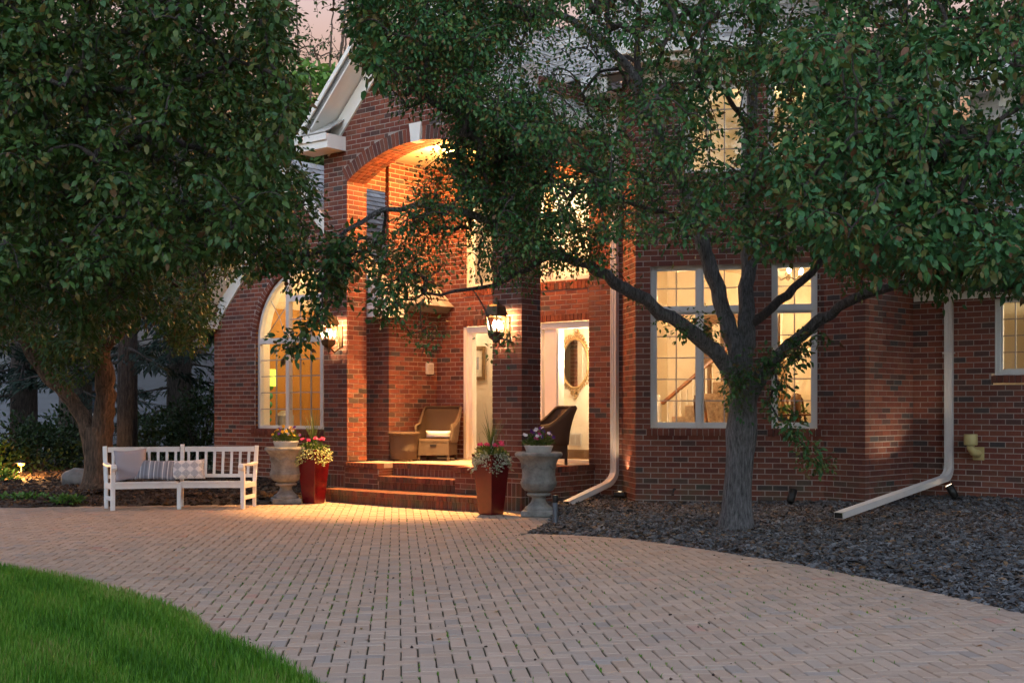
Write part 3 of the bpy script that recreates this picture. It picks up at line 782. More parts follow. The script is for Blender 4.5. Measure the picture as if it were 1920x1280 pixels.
# shingles
SF = [(0, 1, 2, 3), (4, 5, 1, 0), (5, 6, 2, 1), (7, 4, 0, 3), (7, 6, 5, 4)]
sc = []
for i, P in enumerate(SHG):
    c = (P[0] + P[1] + P[2] + P[3]) / 4; wp = HW(c.x, c.y, c.z); x, y = proj(wp)
    if 880 < x < 1110 and 0 < y < 215 or (1850 < x < 1930 and 200 < y < 540): sc.append((-(wp.y), i))
sc.sort(reverse=True); ssingle = set(i for _, i in sc[:260])
rp = None
FV = []; 
ro = [o for o in house.children if o.name.startswith('roof')][0]
for i, P in enumerate(SHG):
    if i in ssingle:
        b = MB(); b.add(P, SF); b.build('shingle', MATS['shingle'], ro)
    else: FV.append(P)
V = np.array([[tuple(q) for q in P] for P in FV]).reshape(-1, 3); nB = len(FV)
F = (np.array(SF)[None] + (np.arange(nB) * 8)[:, None, None]).reshape(-1, 4)
o = np_mesh('shingle_field', V, F, MATS['shingle_field'], house, attr=np.repeat(RNG.random(nB), 5)); o['kind'] = 'stuff'
# ------------------------------------------------------------------ ground, driveway, beds, lawn
b = MB(); b.add([(-300, -60, -.06), (300, -60, -.06), (300, 500, -.06), (-300, 500, -.06)], [(0, 1, 2, 3)])
tag(b.build('ground', MATS['ground_grass']), kind='structure')
LAWN = [gnd(*p) for p in ((-330, 1040), (-180, 1050), (0, 1070), (130, 1092), (250, 1124), (320, 1147), (372, 1172), (395, 1198), (450, 1217), (520, 1247), (580, 1285), (640, 1330), (690, 1400))]
BED = [gnd(*p) for p in ((2300, 1260), (2060, 1190), (1920, 1151), (1760, 1112), (1600, 1078), (1450, 1050), (1300, 1026), (1180, 1010), (1080, 1003), (985, 1000))]
BED += [gnd(1020, 985), gnd(1035, 972)]
# left bed front edge (behind the bench)
LBED = [gnd(*p) for p in ((-400, 958), (-150, 955), (0, 951), (150, 949), (300, 947), (430, 946), (520, 944), (600, 938))]
def inpoly(x, y, poly):
    c = False; j = len(poly) - 1
    for i in range(len(poly)):
        xi, yi, xj, yj = poly[i][0], poly[i][1], poly[j][0], poly[j][1]
        if (yi > y) != (yj > y) and x < (xj - xi) * (y - yi) / (yj - yi) + xi: c = not c
        j = i
    return c
lawn_poly = [(p.x, p.y) for p in LAWN] + [(-.6, 3.0), (-14, 3.0), (-14, 12.5)]
bw_ = [HW(*q) for q in ((0, TD), (0, PT), (hs, PT), G, F_, D_, E_)]
bed_poly = [(p.x, p.y) for p in BED] + [(bw_[0].x, bw_[0].y), (bw_[1].x, bw_[1].y), (bw_[2].x, bw_[2].y), (bw_[3].x, bw_[3].y), (bw_[4].x, bw_[4].y), (bw_[5].x, bw_[5].y), (bw_[6].x, bw_[6].y), (bw_[6].x + 5, bw_[6].y - 4.1)]
cw = [HW(SL, 0), HW(SL, WT), HW(WL, WT)]
lbed_poly = [(p.x, p.y) for p in LBED] + [(cw[0].x, cw[0].y), (cw[1].x, cw[1].y), (cw[2].x, cw[2].y), (-9, 30), (-22, 30), (-22, 17.8)]
drive = MB(); drive.add([(-18, 4.4, -.012), (9, 4.4, -.012), (9, 21, -.012), (-18, 21, -.012)], [(0, 1, 2, 3)])
drv = drive.build('driveway', MATS['joint_sand']); tag(drv, kind='structure')
PU = .1; PA = math.atan2(-(745 - 960) / FPX, 1)   # herringbone axis, leaning to the left
ca, sa = math.cos(PA), math.sin(PA)
pav = []
NX, NY = 190, 175
def pw(i, j): return (i * PU * ca - j * PU * sa - .6, i * PU * sa + j * PU * ca + 4.6)
def near_edge(x, y, pts, dist):
    for p, q in zip(pts[:-1], pts[1:]):
        ax, ay, bx_, by_ = p[0], p[1], q[0], q[1]; L2 = (bx_ - ax) ** 2 + (by_ - ay) ** 2
        t_ = max(0, min(1, ((x - ax) * (bx_ - ax) + (y - ay) * (by_ - ay)) / L2))
        if (x - ax - t_ * (bx_ - ax)) ** 2 + (y - ay - t_ * (by_ - ay)) ** 2 < dist * dist: return True
    return False
bedge = [(p.x, p.y) for p in BED[:10]]; ledge = [(p.x, p.y) for p in LAWN]
# house plan area to skip
hp_poly = [(HW(s_, t_).x, HW(s_, t_).y) for s_, t_ in ((SL, 0), (-3.6, -.2), (-3.5, -.36), (-2.6, -.47), (-1.9, -.5), (-1.2, -.47), (-.4, -.36), (-.25, 0), (0, 0), (0, 3), (SL, 3))]
for j in range(NY):
    for i in range(-150, NX):
        dcl = (i - j) % 4
        if dcl == 0: cx, cy, rot = i + 1.0, j + .5, 0
        elif dcl == 3: cx, cy, rot = i + .5, j + 1.0, 1
        else: continue
        x, y = pw(cx, cy)
        if not (4.5 < y < 20.8): continue
        u = x / y
        if abs(u) > .5: continue
        if inpoly(x, y, bed_poly) or inpoly(x, y, lbed_poly) or inpoly(x, y, hp_poly): continue
        if inpoly(x, y, lawn_poly) and not near_edge(x, y, ledge, .12): continue
        if near_edge(x, y, bedge, .12): continue
        pav.append((x, y, PA + rot * math.pi / 2))
# soldier border along the bed
tot = 0
acc = .05
for p, q in zip(bedge[:-1], bedge[1:]):
    L_ = math.hypot(q[0] - p[0], q[1] - p[1]); ang = math.atan2(q[1] - p[1], q[0] - p[0])
    while acc < L_:
        x = p[0] + (q[0] - p[0]) * acc / L_; y = p[1] + (q[1] - p[1]) * acc / L_
        nx_, ny_ = math.sin(ang), -math.cos(ang)
        if ny_ > 0: nx_, ny_ = -nx_, -ny_
        pav.append((x + nx_ * .07, y + ny_ * .07, ang + math.pi / 2)); acc += .101
    acc -= L_
PL, PWd, PH = .1910, .0910, .06
def paver_shape(l, w_, ch=.005):
    hx, hy = l / 2, w_ / 2
    v = [(-hx, -hy, -.03), (hx, -hy, -.03), (hx, hy, -.03), (-hx, hy, -.03), (-hx, -hy, -ch), (hx, -hy, -ch), (hx, hy, -ch), (-hx, hy, -ch),
         (-hx + ch, -hy + ch, 0), (hx - ch, -hy + ch, 0), (hx - ch, hy - ch, 0), (-hx + ch, hy - ch, 0)]
    f = [(8, 9, 10, 11)] + [(k, (k + 1) % 4, (k + 1) % 4 + 4, k + 4) for k in range(4)] + [(k + 4, (k + 1) % 4 + 4, (k + 1) % 4 + 8, k + 8) for k in range(4)]
    return v, f
pv, pf = paver_shape(PL, PWd)
def pvis(p):
    x, y = proj((p[0], p[1], 0)); return 0 <= x <= 1920 and y <= 1280
order = sorted([k for k, p in enumerate(pav) if pvis(p) and not inpoly(p[0], p[1], lawn_poly)], key=lambda k: pav[k][1])
psing = set(order[:300])
pp = None; base = np.array(pv); FVs = []
for k, (x, y, a) in enumerate(pav):
    z = random.gauss(0, .0012); tx, ty = random.gauss(0, .007), random.gauss(0, .007); a += random.gauss(0, .006)
    x += random.gauss(0, .0012); y += random.gauss(0, .0012)
    if k in psing:
        if pp is None:
            b = MB(); b.add(pv, pf); pp = b.build('paver', MATS['paver'], drv); o = pp
        else: o = pp.copy(); C.objects.link(o)
        o.parent = drv; o.location = (x, y, z); o.rotation_euler = (tx, ty, a)
    else:
        c_, s_ = math.cos(a), math.sin(a); q = np.empty_like(base)
        q[:, 0] = base[:, 0] * c_ - base[:, 1] * s_ + x; q[:, 1] = base[:, 0] * s_ + base[:, 1] * c_ + y; q[:, 2] = base[:, 2] + z + tx * base[:, 1] - ty * base[:, 0]
        FVs.append(q)
V = np.concatenate(FVs); nB = len(FVs)
F = (np.array(pf)[None] + (np.arange(nB) * 12)[:, None, None]).reshape(-1, 4)
o = np_mesh('paver_field', V, F, MATS['paver_field'], drv, attr=np.repeat(RNG.random(nB), len(pf))); o['kind'] = 'stuff'
# ------------------------------------------------------------------ trees
def leaf_mat(name, stops, rough=.42, trans=.2):
    m, nt, b = newmat(name); L = nt.links
    a = nd(nt, 'ShaderNodeAttribute'); a.attribute_name = 'rnd'
    rp = nd(nt, 'ShaderNodeValToRGB'); cr = rp.color_ramp
    while len(cr.elements) < len(stops): cr.elements.new(.5)
    for e, (p, c) in zip(cr.elements, stops): e.position = p; e.color = (*c, 1)
    L.new(a.outputs['Fac'], rp.inputs['Fac']); L.new(rp.outputs[0], b.inputs['Base Color'])
    b.inputs['Roughness'].default_value = rough; b.inputs['Specular IOR Level'].default_value = .22
    tl = nd(nt, 'ShaderNodeBsdfTranslucent'); L.new(rp.outputs[0], tl.inputs['Color'])
    mx = nd(nt, 'ShaderNodeMixShader'); mx.inputs[0].default_value = trans
    o = nt.nodes['Material Output']; L.new(b.outputs[0], mx.inputs[1]); L.new(tl.outputs[0], mx.inputs[2]); L.new(mx.outputs[0], o.inputs['Surface'])
    return m
leaf_mat('leaf_crab', [(0, (.028, .080, .022)), (.25, (.050, .135, .040)), (.5, (.040, .120, .052)), (.68, (.076, .155, .040)), (.82, (.100, .130, .032)), (.93, (.12, .085, .030)), (1, (.14, .06, .032))])
leaf_mat('leaf_left', [(0, (.030, .064, .014)), (.35, (.052, .100, .020)), (.6, (.036, .090, .034)), (.82, (.080, .110, .024)), (.94, (.105, .090, .022)), (1, (.11, .055, .024))])
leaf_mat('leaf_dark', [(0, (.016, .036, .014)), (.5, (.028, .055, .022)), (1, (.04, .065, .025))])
leaf_mat('leaf_bright', [(0, (.05, .13, .025)), (.5, (.075, .18, .035)), (1, (.10, .20, .04))])
def bark(name, col, sc=(3, 3, .55), bump=1.0):
    m, nt, b = newmat(name); L = nt.links
    tc = nd(nt, 'ShaderNodeTexCoord'); mp = nd(nt, 'ShaderNodeMapping'); mp.inputs['Scale'].default_value = sc; L.new(tc.outputs['Object'], mp.inputs['Vector'])
    no = nd(nt, 'ShaderNodeTexNoise', Scale=12., Detail=9., Roughness=.72); L.new(mp.outputs[0], no.inputs['Vector'])
    n1 = nd(nt, 'ShaderNodeTexNoise', Scale=2.2, Detail=4.); L.new(tc.outputs['Object'], n1.inputs['Vector'])
    rp = nd(nt, 'ShaderNodeValToRGB'); L.new(no.outputs['Fac'], rp.inputs['Fac'])
    rp.color_ramp.elements[0].position = .35; rp.color_ramp.elements[0].color = (*[c * .18 for c in col], 1)
    rp.color_ramp.elements[1].position = .66; rp.color_ramp.elements[1].color = (*[c * 1.25 for c in col], 1)
    mx = nd(nt, 'ShaderNodeMix', data_type='RGBA', blend_type='MULTIPLY'); mx.inputs['Factor'].default_value = .5
    L.new(rp.outputs[0], mx.inputs[6]); L.new(n1.outputs['Fac'], mx.inputs[7]); L.new(mx.outputs[2], b.inputs['Base Color'])
    b.inputs['Roughness'].default_value = .9
    bp = nd(nt, 'ShaderNodeBump', Strength=bump, Distance=.06); L.new(no.outputs['Fac'], bp.inputs['Height']); L.new(bp.outputs[0], b.inputs['Normal'])
    return m
bark('bark_grey', (.46, .44, .45), (4, 4, .6), 1.6); bark('bark_brown', (.23, .14, .09)); bark('bark_dark', (.10, .08, .07)); bark('bark_twig', (.13, .10, .09))

def leaves_mesh(name, P, D, Nrm, Ln, Wd, m, parent, fold=.18, droop=.15):
    """one mesh of pointed, folded leaves: base P, direction D, approximate normal Nrm"""
    n = len(P); D = D / np.linalg.norm(D, axis=1, keepdims=True)
    S = np.cross(D, Nrm); S /= np.linalg.norm(S, axis=1, keepdims=True) + 1e-9
    Nn = np.cross(S, D); Ln = Ln[:, None]; Wd = Wd[:, None]
    V = np.empty((n, 6, 3)); W1 = S * Wd
    V[:, 0] = P
    c1 = P + D * Ln * .28 + Nn * Ln * .03; c2 = P + D * Ln * .66 - Nn * Ln * droop * .25
    V[:, 1] = c1 + W1 * .47 + Nn * Ln * fold * .3; V[:, 5] = c1 - W1 * .47 - Nn * Ln * fold * .1
    V[:, 2] = c2 + W1 * .38 + Nn * Ln * fold * .2; V[:, 4] = c2 - W1 * .38
    V[:, 3] = P + D * Ln - Nn * Ln * droop
    F = np.array([(0, 5, 1), (1, 5, 4), (1, 4, 2), (2, 4, 3)])
    F = (F[None] + (np.arange(n) * 6)[:, None, None]).reshape(-1, 3)
    return np_mesh(name, V.reshape(-1, 3), F, m, parent, attr=np.repeat(RNG.random(n), 4), smooth=False)

def smooth_path(pts, step=.12):
    P = [Vector(p) for p in pts]; out_ = []
    for i in range(len(P) - 1):
        p0, p1, p2, p3 = P[max(i - 1, 0)], P[i], P[i + 1], P[min(i + 2, len(P) - 1)]
        n = max(2, int((p2 - p1).length / step))
        for k in range(n):
            t = k / n
            out_.append(.5 * ((2 * p1) + (p2 - p0) * t + (2 * p0 - 5 * p1 + 4 * p2 - p3) * t * t + (3 * p1 - p0 - 3 * p2 + p3) * t ** 3))
    out_.append(P[-1]); return out_

def tree(name, label, base, limbs, anchors, per, ll, lmat, bmat, cat='tree', group=None, seed=1, trunk_parts=1, bare=.35, twig=.0042, knot=None, sizefn=None):
    rng = np.random.default_rng(seed); rnd = random.Random(seed)
    root = empty(name, base, 0, label, cat, group); bo = Vector(base)
    nodes = []; par = []; rad = []; limbno = []
    tr = MB(); br = MB(); 
    for li, (pts, r0, r1) in enumerate(limbs):
        S = smooth_path([Vector(p) - bo for p in pts]); m = len(S)
        rr = [r0 + (r1 - r0) * (i / (m - 1)) ** .8 for i in range(m)]
        if li > 0:      # wander a little so limbs are not ruled lines
            for i in range(1, m - 1): S[i] = S[i] + Vector((rnd.gauss(0, .012), rnd.gauss(0, .012), rnd.gauss(0, .012)))
            rr = [r * rnd.uniform(.93, 1.08) for r in rr]
        if li == 0 and knot: rr = [r * knot(i / (m - 1)) for i, r in enumerate(rr)]
        (tr if li < trunk_parts or r0 > .085 else br).tube(S, rr, 30 if li < trunk_parts else 14, rough=.11 if li < trunk_parts else .07)
        nodes += S[(0 if li == 0 else 1):] if li else S[int(m * .75):]
    N = np.array([tuple(p) for p in nodes]); A = np.asarray(anchors) - np.array(tuple(bo))
    d0 = np.array([np.min(np.sum((N - a) ** 2, 1)) for a in A]); A = A[np.argsort(d0)]
    buf = np.empty((len(N) + len(A) * 4, 3)); buf[:len(N)] = N; nn = len(N)
    paths = []; parent_i = np.full(len(buf), -1)
    LP, LD, LN_ = [], [], []
    for a in A:
        dd = np.sum((buf[:nn] - a) ** 2, 1); j = int(np.argmin(dd)); s = buf[j]; v = a - s; L = math.sqrt(dd[j])
        if L < .05: continue
        m = 4; pts = [s]; last = j
        for k in range(1, m + 1):
            t = k / m; q = s + v * t + rng.normal(0, .035 * L * (1 if k < m else .3), 3) + np.array((0, 0, .16 * L * math.sin(math.pi * t)))
            buf[nn] = q; parent_i[nn] = last; last = nn; nn += 1; pts.append(q)
            if nn >= len(buf): break
        paths.append((j, last))
        if nn >= len(buf) - 4: break
    cnt = np.zeros(nn)
    for j, last in paths: cnt[last] += 1
    for i in range(nn - 1, len(N) - 1, -1):
        if parent_i[i] >= 0: cnt[parent_i[i]] += cnt[i]
    r_of = lambda i: twig * max(1, cnt[i]) ** .48
    for j, last in paths:
        ids = [last]; 
        while ids[-1] != j: ids.append(int(parent_i[ids[-1]]))
        ids = ids[::-1]; pts = [Vector(buf[i]) for i in ids]
        rs = [min(r_of(i) if i >= len(N) else r_of(ids[1]) * 1.1, .05) for i in ids]
        sp_ = smooth_path(pts, max(.04, (pts[-1] - pts[0]).length / 9)); m_ = len(sp_) - 1
        br.tube(sp_, [rs[min(len(rs) - 1, round(q / m_ * (len(rs) - 1)))] for q in range(m_ + 1)], 5, cap=False)
        # leaf spray
        k = int(per * rng.uniform(.6, 1.4)); seg = np.array([tuple(p) for p in pts])
        t = rng.uniform(bare, 1.08, k) * (len(seg) - 1); i0 = np.minimum(t.astype(int), len(seg) - 2)
        q = seg[i0] + (seg[i0 + 1] - seg[i0]) * (t - i0)[:, None]
        spread = .085 + .06 * rng.random()
        off = rng.normal(0, 1, (k, 3)); off /= np.linalg.norm(off, axis=1, keepdims=True); off *= spread * rng.random((k, 1)) ** .6 * 1.5
        dr = off / spread + rng.normal(0, .35, (k, 3)); dr[:, 2] -= .55
        nr = rng.normal(0, .55, (k, 3)); nr[:, 2] += 1.0
        LP.append(q + off); LD.append(dr); LN_.append(nr)
    tr.build('trunk', MATS[bmat], root); br.build('branches', MATS['bark_twig'], root)['kind'] = 'stuff'
    LP, LD, LN_ = map(np.concatenate, (LP, LD, LN_)); n = len(LP)
    ln = ll * (.40 + .90 * rng.random(n) ** .8) * np.clip(1.50 - .045 * (LP[:, 1] + bo.y), .85, 1.15)
    if sizefn: ln = ln * sizefn(LP + np.array(tuple(bo)))
    leaves_mesh('crown', LP, LD, LN_, ln, ln * rng.uniform(.46, .62, n), MATS[lmat], root)
    return root
def sample(poly, n, Y0, Y1, holes=(), seed=0, bias=1.0):
    """points of a crown volume, given by its outline in the view and its depth range"""
    rng = np.random.default_rng(seed); xs = [p[0] for p in poly]; ys = [p[1] for p in poly]; res = []
    while len(res) < n:
        x, y = rng.uniform(min(xs), max(xs)), rng.uniform(min(ys), max(ys))
        if not inpoly(x, y, poly): continue
        if any(((x - h[0]) / h[2]) ** 2 + ((y - h[1]) / h[3]) ** 2 < 1 and rng.random() < h[4] for h in holes): continue
        Y = Y0 + (Y1 - Y0) * rng.random() ** bias
        res.append(tuple(at(x, y, Y)))
    return np.array(res)
# --- crabapple in front of the bay
TY = 14.2; tb = at(1380, 990, TY)
def L_(*pts): return [at(x, y, TY + dy) for x, y, dy in pts]
limbs = [
    (L_((1380, 1000, 0), (1383, 930, 0), (1388, 850, 0), (1392, 790, 0), (1394, 730, 0), (1396, 690, 0)), .165, .150),
    (L_((1392, 745, 0), (1368, 690, -.1), (1310, 632, -.3), (1240, 585, -.5), (1170, 540, -.8), (1100, 497, -1.1), (1035, 478, -1.3), (960, 440, -1.5), (880, 402, -1.7), (800, 385, -1.8), (700, 400, -1.9), (640, 440, -2.0)), .105, .018),
    (L_((1394, 720, 0), (1376, 640, .1), (1345, 540, .2), (1310, 430, .1), (1265, 310, 0), (1205, 195, -.2), (1180, 130, -.3), (1105, 62, -.6), (1030, 25, -.9), (920, 30, -1.2), (800, 70, -1.5)), .115, .02),
    (L_((1396, 720, 0), (1398, 620, .1), (1402, 500, .3), (1400, 380, .4), (1408, 240, .3), (1420, 90, 0), (1430, -80, -.3), (1420, -300, -.5)), .11, .02),
    (L_((1405, 745, 0), (1440, 690, -.05), (1480, 645, -.1), (1540, 600, -.3), (1620, 555, -.7), (1710, 532, -1.2), (1800, 540, -1.8), (1890, 545, -2.3)), .088, .02),
    (L_((1402, 610, .1), (1450, 575, .3), (1520, 510, .5), (1590, 400, .5), (1650, 260, .2), (1690, 120, -.2), (1700, -20, -.5)), .06, .025),
    (L_((1205, 195, -.2), (1195, 90, -.2), (1205, -60, -.3)), .05, .02),
    (L_((1035, 478, -1.3), (985, 505, -1.5), (930, 535, -1.7), (850, 548, -1.9), (760, 562, -2.0)), .035, .010),
    (L_((1690, 120, -.2), (1780, 105, -1.0), (1850, 130, -1.8), (1930, 180, -2.5)), .03, .012),
    (L_((1310, 430, .1), (1240, 400, -.4), (1150, 370, -1.0), (1060, 330, -1.5), (960, 300, -2.0), (860, 320, -2.3)), .035, .010),
    (L_((1400, 380, .4), (1470, 320, -.6), (1560, 270, -1.8), (1680, 240, -3.0), (1800, 260, -3.8)), .04, .012),
    (L_((1408, 240, .3), (1340, 150, -.8), (1280, 60, -2.0), (1240, -60, -3.0)), .035, .012),
]
holes = [(725, 215, 60, 45, .6), (1030, 115, 95, 75, .5), (1150, 155, 55, 35, .6), (1640, 105, 60, 45, .6), (1860, 165, 85, 80, .8), (1895, 330, 45, 110, .6), (930, 610, 48, 62, .9), (1075, 680, 70, 90, .9), (1362, 262, 48, 72, .55), (1490, 225, 45, 85, .4), (1060, 420, 62, 130, .3), (890, 470, 45, 90, .6), (1000, 130, 80, 55, .5), (1270, 545, 60, 40, .85), (1490, 500, 35, 22, .7)]
anc = np.concatenate([
    sample([(1010, -160), (2060, -160), (2060, 500), (1900, 535), (1740, 525), (1600, 540), (1500, 480), (1400, 470), (1250, 450), (1130, 460), (1020, 400), (1000, 200)], 1500, 10.5, 16.2, holes, 3),
    sample([(1430, 60), (2060, 60), (2060, 500), (1900, 540), (1650, 520), (1480, 420)], 340, 8.8, 12.0, holes, 4),
    sample([(1680, 420), (2060, 420), (2060, 560), (1900, 555), (1760, 545), (1690, 530)], 70, 11.0, 13.5, (), 14),
    sample([(670, -120), (1040, -120), (1040, 300), (930, 250), (850, 190), (760, 205), (700, 150), (655, 60)], 800, 10.5, 14.0, holes, 5),
    sample([(790, 300), (1040, 320), (1130, 460), (1010, 500), (900, 470), (840, 540), (720, 590), (700, 430), (760, 440)], 190, 11.3, 13.6, holes, 6),
    sample([(820, 190), (1010, 190), (1010, 430), (910, 430), (850, 330)], 190, 11.5, 14.0, holes, 19),
    sample([(700, -620), (2000, -620), (2150, -160), (620, -160)], 760, 10.0, 15.5, (), 20),  # unseen crown above the frame, added to shade lower leaves and facade
    sample([(840, 230), (1140, 230), (1140, 520), (1010, 540), (900, 520)], 190, 11.6, 14.2, [(930, 610, 48, 62, .9)], 29),
    sample([(690, 560), (850, 560), (840, 600), (790, 680), (740, 640)], 9, 11.8, 12.6, (), 7),
    sample([(900, 640), (970, 630), (960, 690), (925, 690)], 4, 12.0, 12.8, (), 17),
    sample([(470, 470), (710, 440), (700, 540), (600, 560), (560, 545), (500, 520)], 46, 11.8, 13.0, (), 8),
    sample([(610, 560), (640, 570), (560, 660), (510, 690), (520, 640)], 11, 11.8, 13.0, (), 18),
    sample([(1180, 545), (1330, 600), (1340, 640), (1260, 620), (1170, 580)], 12, 13.6, 14.3, (), 9),
    sample([(1360, 700), (1440, 650), (1450, 740), (1400, 780), (1360, 760)], 12, 13.6, 14.0, (), 10),
    sample([(1460, 740), (1560, 640), (1590, 590), (1540, 580), (1450, 690)], 8, 13.4, 14.0, (), 11),
    sample([(1440, 770), (1520, 780), (1560, 880), (1520, 880)], 8, 13.5, 13.9, (), 12),
])
tree('crabapple_tree', 'crabapple tree with grey forked trunk growing in the slate bed before the lit window', tb, limbs, anc, 54, .070, 'leaf_crab', 'bark_grey', seed=11, sizefn=lambda P: np.where(960 + FPX * P[:, 0] / P[:, 1] < 720, 1.05, np.clip(.66 + .36 * ((960 + FPX * P[:, 0] / P[:, 1]) - 1050) / 450, .66, 1.02)),
     knot=lambda t: 1 + .42 * math.exp(-(t / .10) ** 1.4) + .17 * math.exp(-((t - .60) / .09) ** 2))
LH = [(425, 580, 48, 52, .92), (548, 560, 80, 100, .96), (620, 620, 60, 60, .95), (640, 300, 60, 80, .8)]
# --- tree overhanging from the left, trunk outside the frame
CY = 11.0; cb = Vector((-5.6, 11.2, 0))
def M_(*pts): return [at(x, y, Y) for x, y, Y in pts]
limbs = [([cb + Vector((0, 0, -.1)), cb + Vector((.05, 0, 1.2)), cb + Vector((.1, 0, 2.4)), cb + Vector((.25, .1, 3.2))], .19, .15),
         ([cb + Vector((.2, .05, 2.5))] + M_((-140, 330, 11.0), (0, 342, 10.9), (90, 355, 10.8), (150, 375, 10.7), (260, 390, 10.6), (400, 420, 10.5)), .11, .02),
         ([cb + Vector((.25, .1, 3.1))] + M_((-120, 160, 11.0), (20, 100, 10.8), (160, 80, 10.6), (330, 20, 10.5), (450, -60, 10.4)), .09, .03),
         ([cb + Vector((.25, .1, 3.1)), cb + Vector((.6, .2, 4.6)), cb + Vector((1.2, 0, 6.2))], .10, .02),
         (M_((90, 355, 10.8), (180, 300, 10.5), (290, 260, 10.2), (420, 300, 10.0), (520, 360, 9.9)), .05, .012),
         (M_((20, 100, 10.8), (140, 160, 10.2), (300, 170, 9.8), (450, 120, 9.6), (540, 150, 9.5)), .05, .012),
         (M_((-140, 330, 11.0), (-40, 430, 11.4), (80, 480, 11.8), (200, 520, 12.2)), .05, .012)]
anc = np.concatenate([
    sample([(-400, -560), (420, -560), (560, -160), (-300, -160)], 420, 9.0, 13.5, (), 24),  # upper crown out of view, added to keep the leaves below darker
    sample([(-220, -160), (500, -160), (545, 30), (560, 180), (580, 300), (545, 400), (440, 460), (330, 500), (100, 520), (-220, 560)], 1450, 8.8, 13.5, LH, 21),
    sample([(420, 380), (590, 330), (600, 420), (540, 500), (470, 520), (430, 500)], 45, 10.0, 13.0, LH, 22),
    sample([(-150, 480), (230, 480), (330, 590), (250, 640), (120, 610), (-150, 640)], 120, 10.5, 13.0, (), 23)])
tree('shade_tree', 'leafy tree reaching in from the left edge over lawn and drive', cb, limbs, anc, 60, .062, 'leaf_left', 'bark_dark', seed=12)
# --- tree behind the bench
BY = 19.6; bb = at(182, 908, BY)
limbs = [(M_((182, 915, BY), (183, 870, BY), (183, 835, BY), (182, 800, BY)), .225, .18),
         (M_((186, 850, BY), (192, 800, BY), (198, 740, BY - .1), (190, 660, BY - .2), (180, 580, BY - .3), (200, 480, BY - .5)), .19, .08),
         (M_((176, 860, BY), (165, 805, BY), (145, 765, BY), (112, 725, BY - .1), (70, 680, BY - .2), (20, 600, BY - .4), (-30, 520, BY - .6)), .15, .05),
         (M_((190, 660, BY - .2), (260, 590, BY - .6), (340, 520, BY - 1), (420, 470, BY - 1.4)), .09, .03),
         (M_((180, 580, BY - .3), (120, 500, BY - 1), (60, 420, BY - 1.6)), .07, .03)]
anc = np.concatenate([
    sample([(-120, 360), (470, 420), (500, 500), (440, 560), (390, 620), (330, 610), (250, 590), (200, 640), (130, 700), (60, 640), (-120, 660)], 560, 15.0, 20.4, LH, 31),
    sample([(60, 620), (190, 600), (180, 700), (110, 730)], 40, 18, 19.4, (), 32),
    sample([(270, 560), (400, 560), (390, 640), (330, 660)], 50, 17, 19.4, (), 33)])
tree('ornamental_tree', 'tree with orange-lit forked trunk behind the white bench', bb, limbs, anc, 72, .076, 'leaf_left', 'bark_brown', seed=13, knot=lambda t: 1 + .25 * math.exp(-(t / .12) ** 2))

# --- tree added at the right edge to shade wall and bed, trunk outside the frame
rb = Vector((8.6, 11.2, 0)); limbs = [([rb + Vector((0, 0, -.1)), rb + Vector((.05, 0, 1.5)), rb + Vector((0, .1, 3.0)), rb + Vector((-.1, .1, 4.0))], .20, .15),
    ([rb + Vector((0, .1, 3.0)), rb + Vector((-.8, .2, 4.3)), rb + Vector((-1.8, .1, 5.2)), rb + Vector((-2.6, .0, 5.6))], .09, .02), ([rb + Vector((-.1, .1, 3.8)), rb + Vector((.3, -.6, 5.0)), rb + Vector((.6, -1.2, 6.4))], .09, .02), ([rb + Vector((0, .1, 3.2)), rb + Vector((.9, .8, 4.4)), rb + Vector((1.6, 1.6, 5.4))], .09, .02)]
rg = np.random.default_rng(77); A_ = rg.normal(0, 1, (620, 3)); A_ /= np.linalg.norm(A_, axis=1, keepdims=True); A_ *= rg.random((620, 1)) ** .4; A_ = A_ * np.array((3.3, 3.4, 2.3)) + np.array((rb.x + .5, rb.y, 5.9))
A_ = A_[A_[:, 2] > 3.6]
tree('added_yard_tree', 'added leafy tree shading the right wall, its crown edging into the upper right corner', rb, limbs, A_, 42, .085, 'leaf_crab', 'bark_dark', seed=14)

# --- unseen foliage ring added behind the viewer to block low horizon light
rg = np.random.default_rng(5); n = 15000; az = np.radians(rg.uniform(72, 292, n)); rr = rg.uniform(27, 37, n); top = 9.5 + 2.2 * np.sin(az * 9) + 1.5 * np.sin(az * 23 + 1)
P = np.stack([np.sin(az) * rr, 6 + np.cos(az) * rr, rg.random(n) * top], 1); D = rg.normal(0, 1, (n, 3)); N_ = rg.normal(0, .6, (n, 3)); N_[:, 2] += .6
o = leaves_mesh('added_tree_line', P, D, N_, rg.uniform(.7, 1.6, n), rg.uniform(.5, 1.1, n), MATS['leaf_dark'], None); tag(o, 'added ring of dark foliage, out of view, blocking low sky light', 'added foliage', kind='stuff')
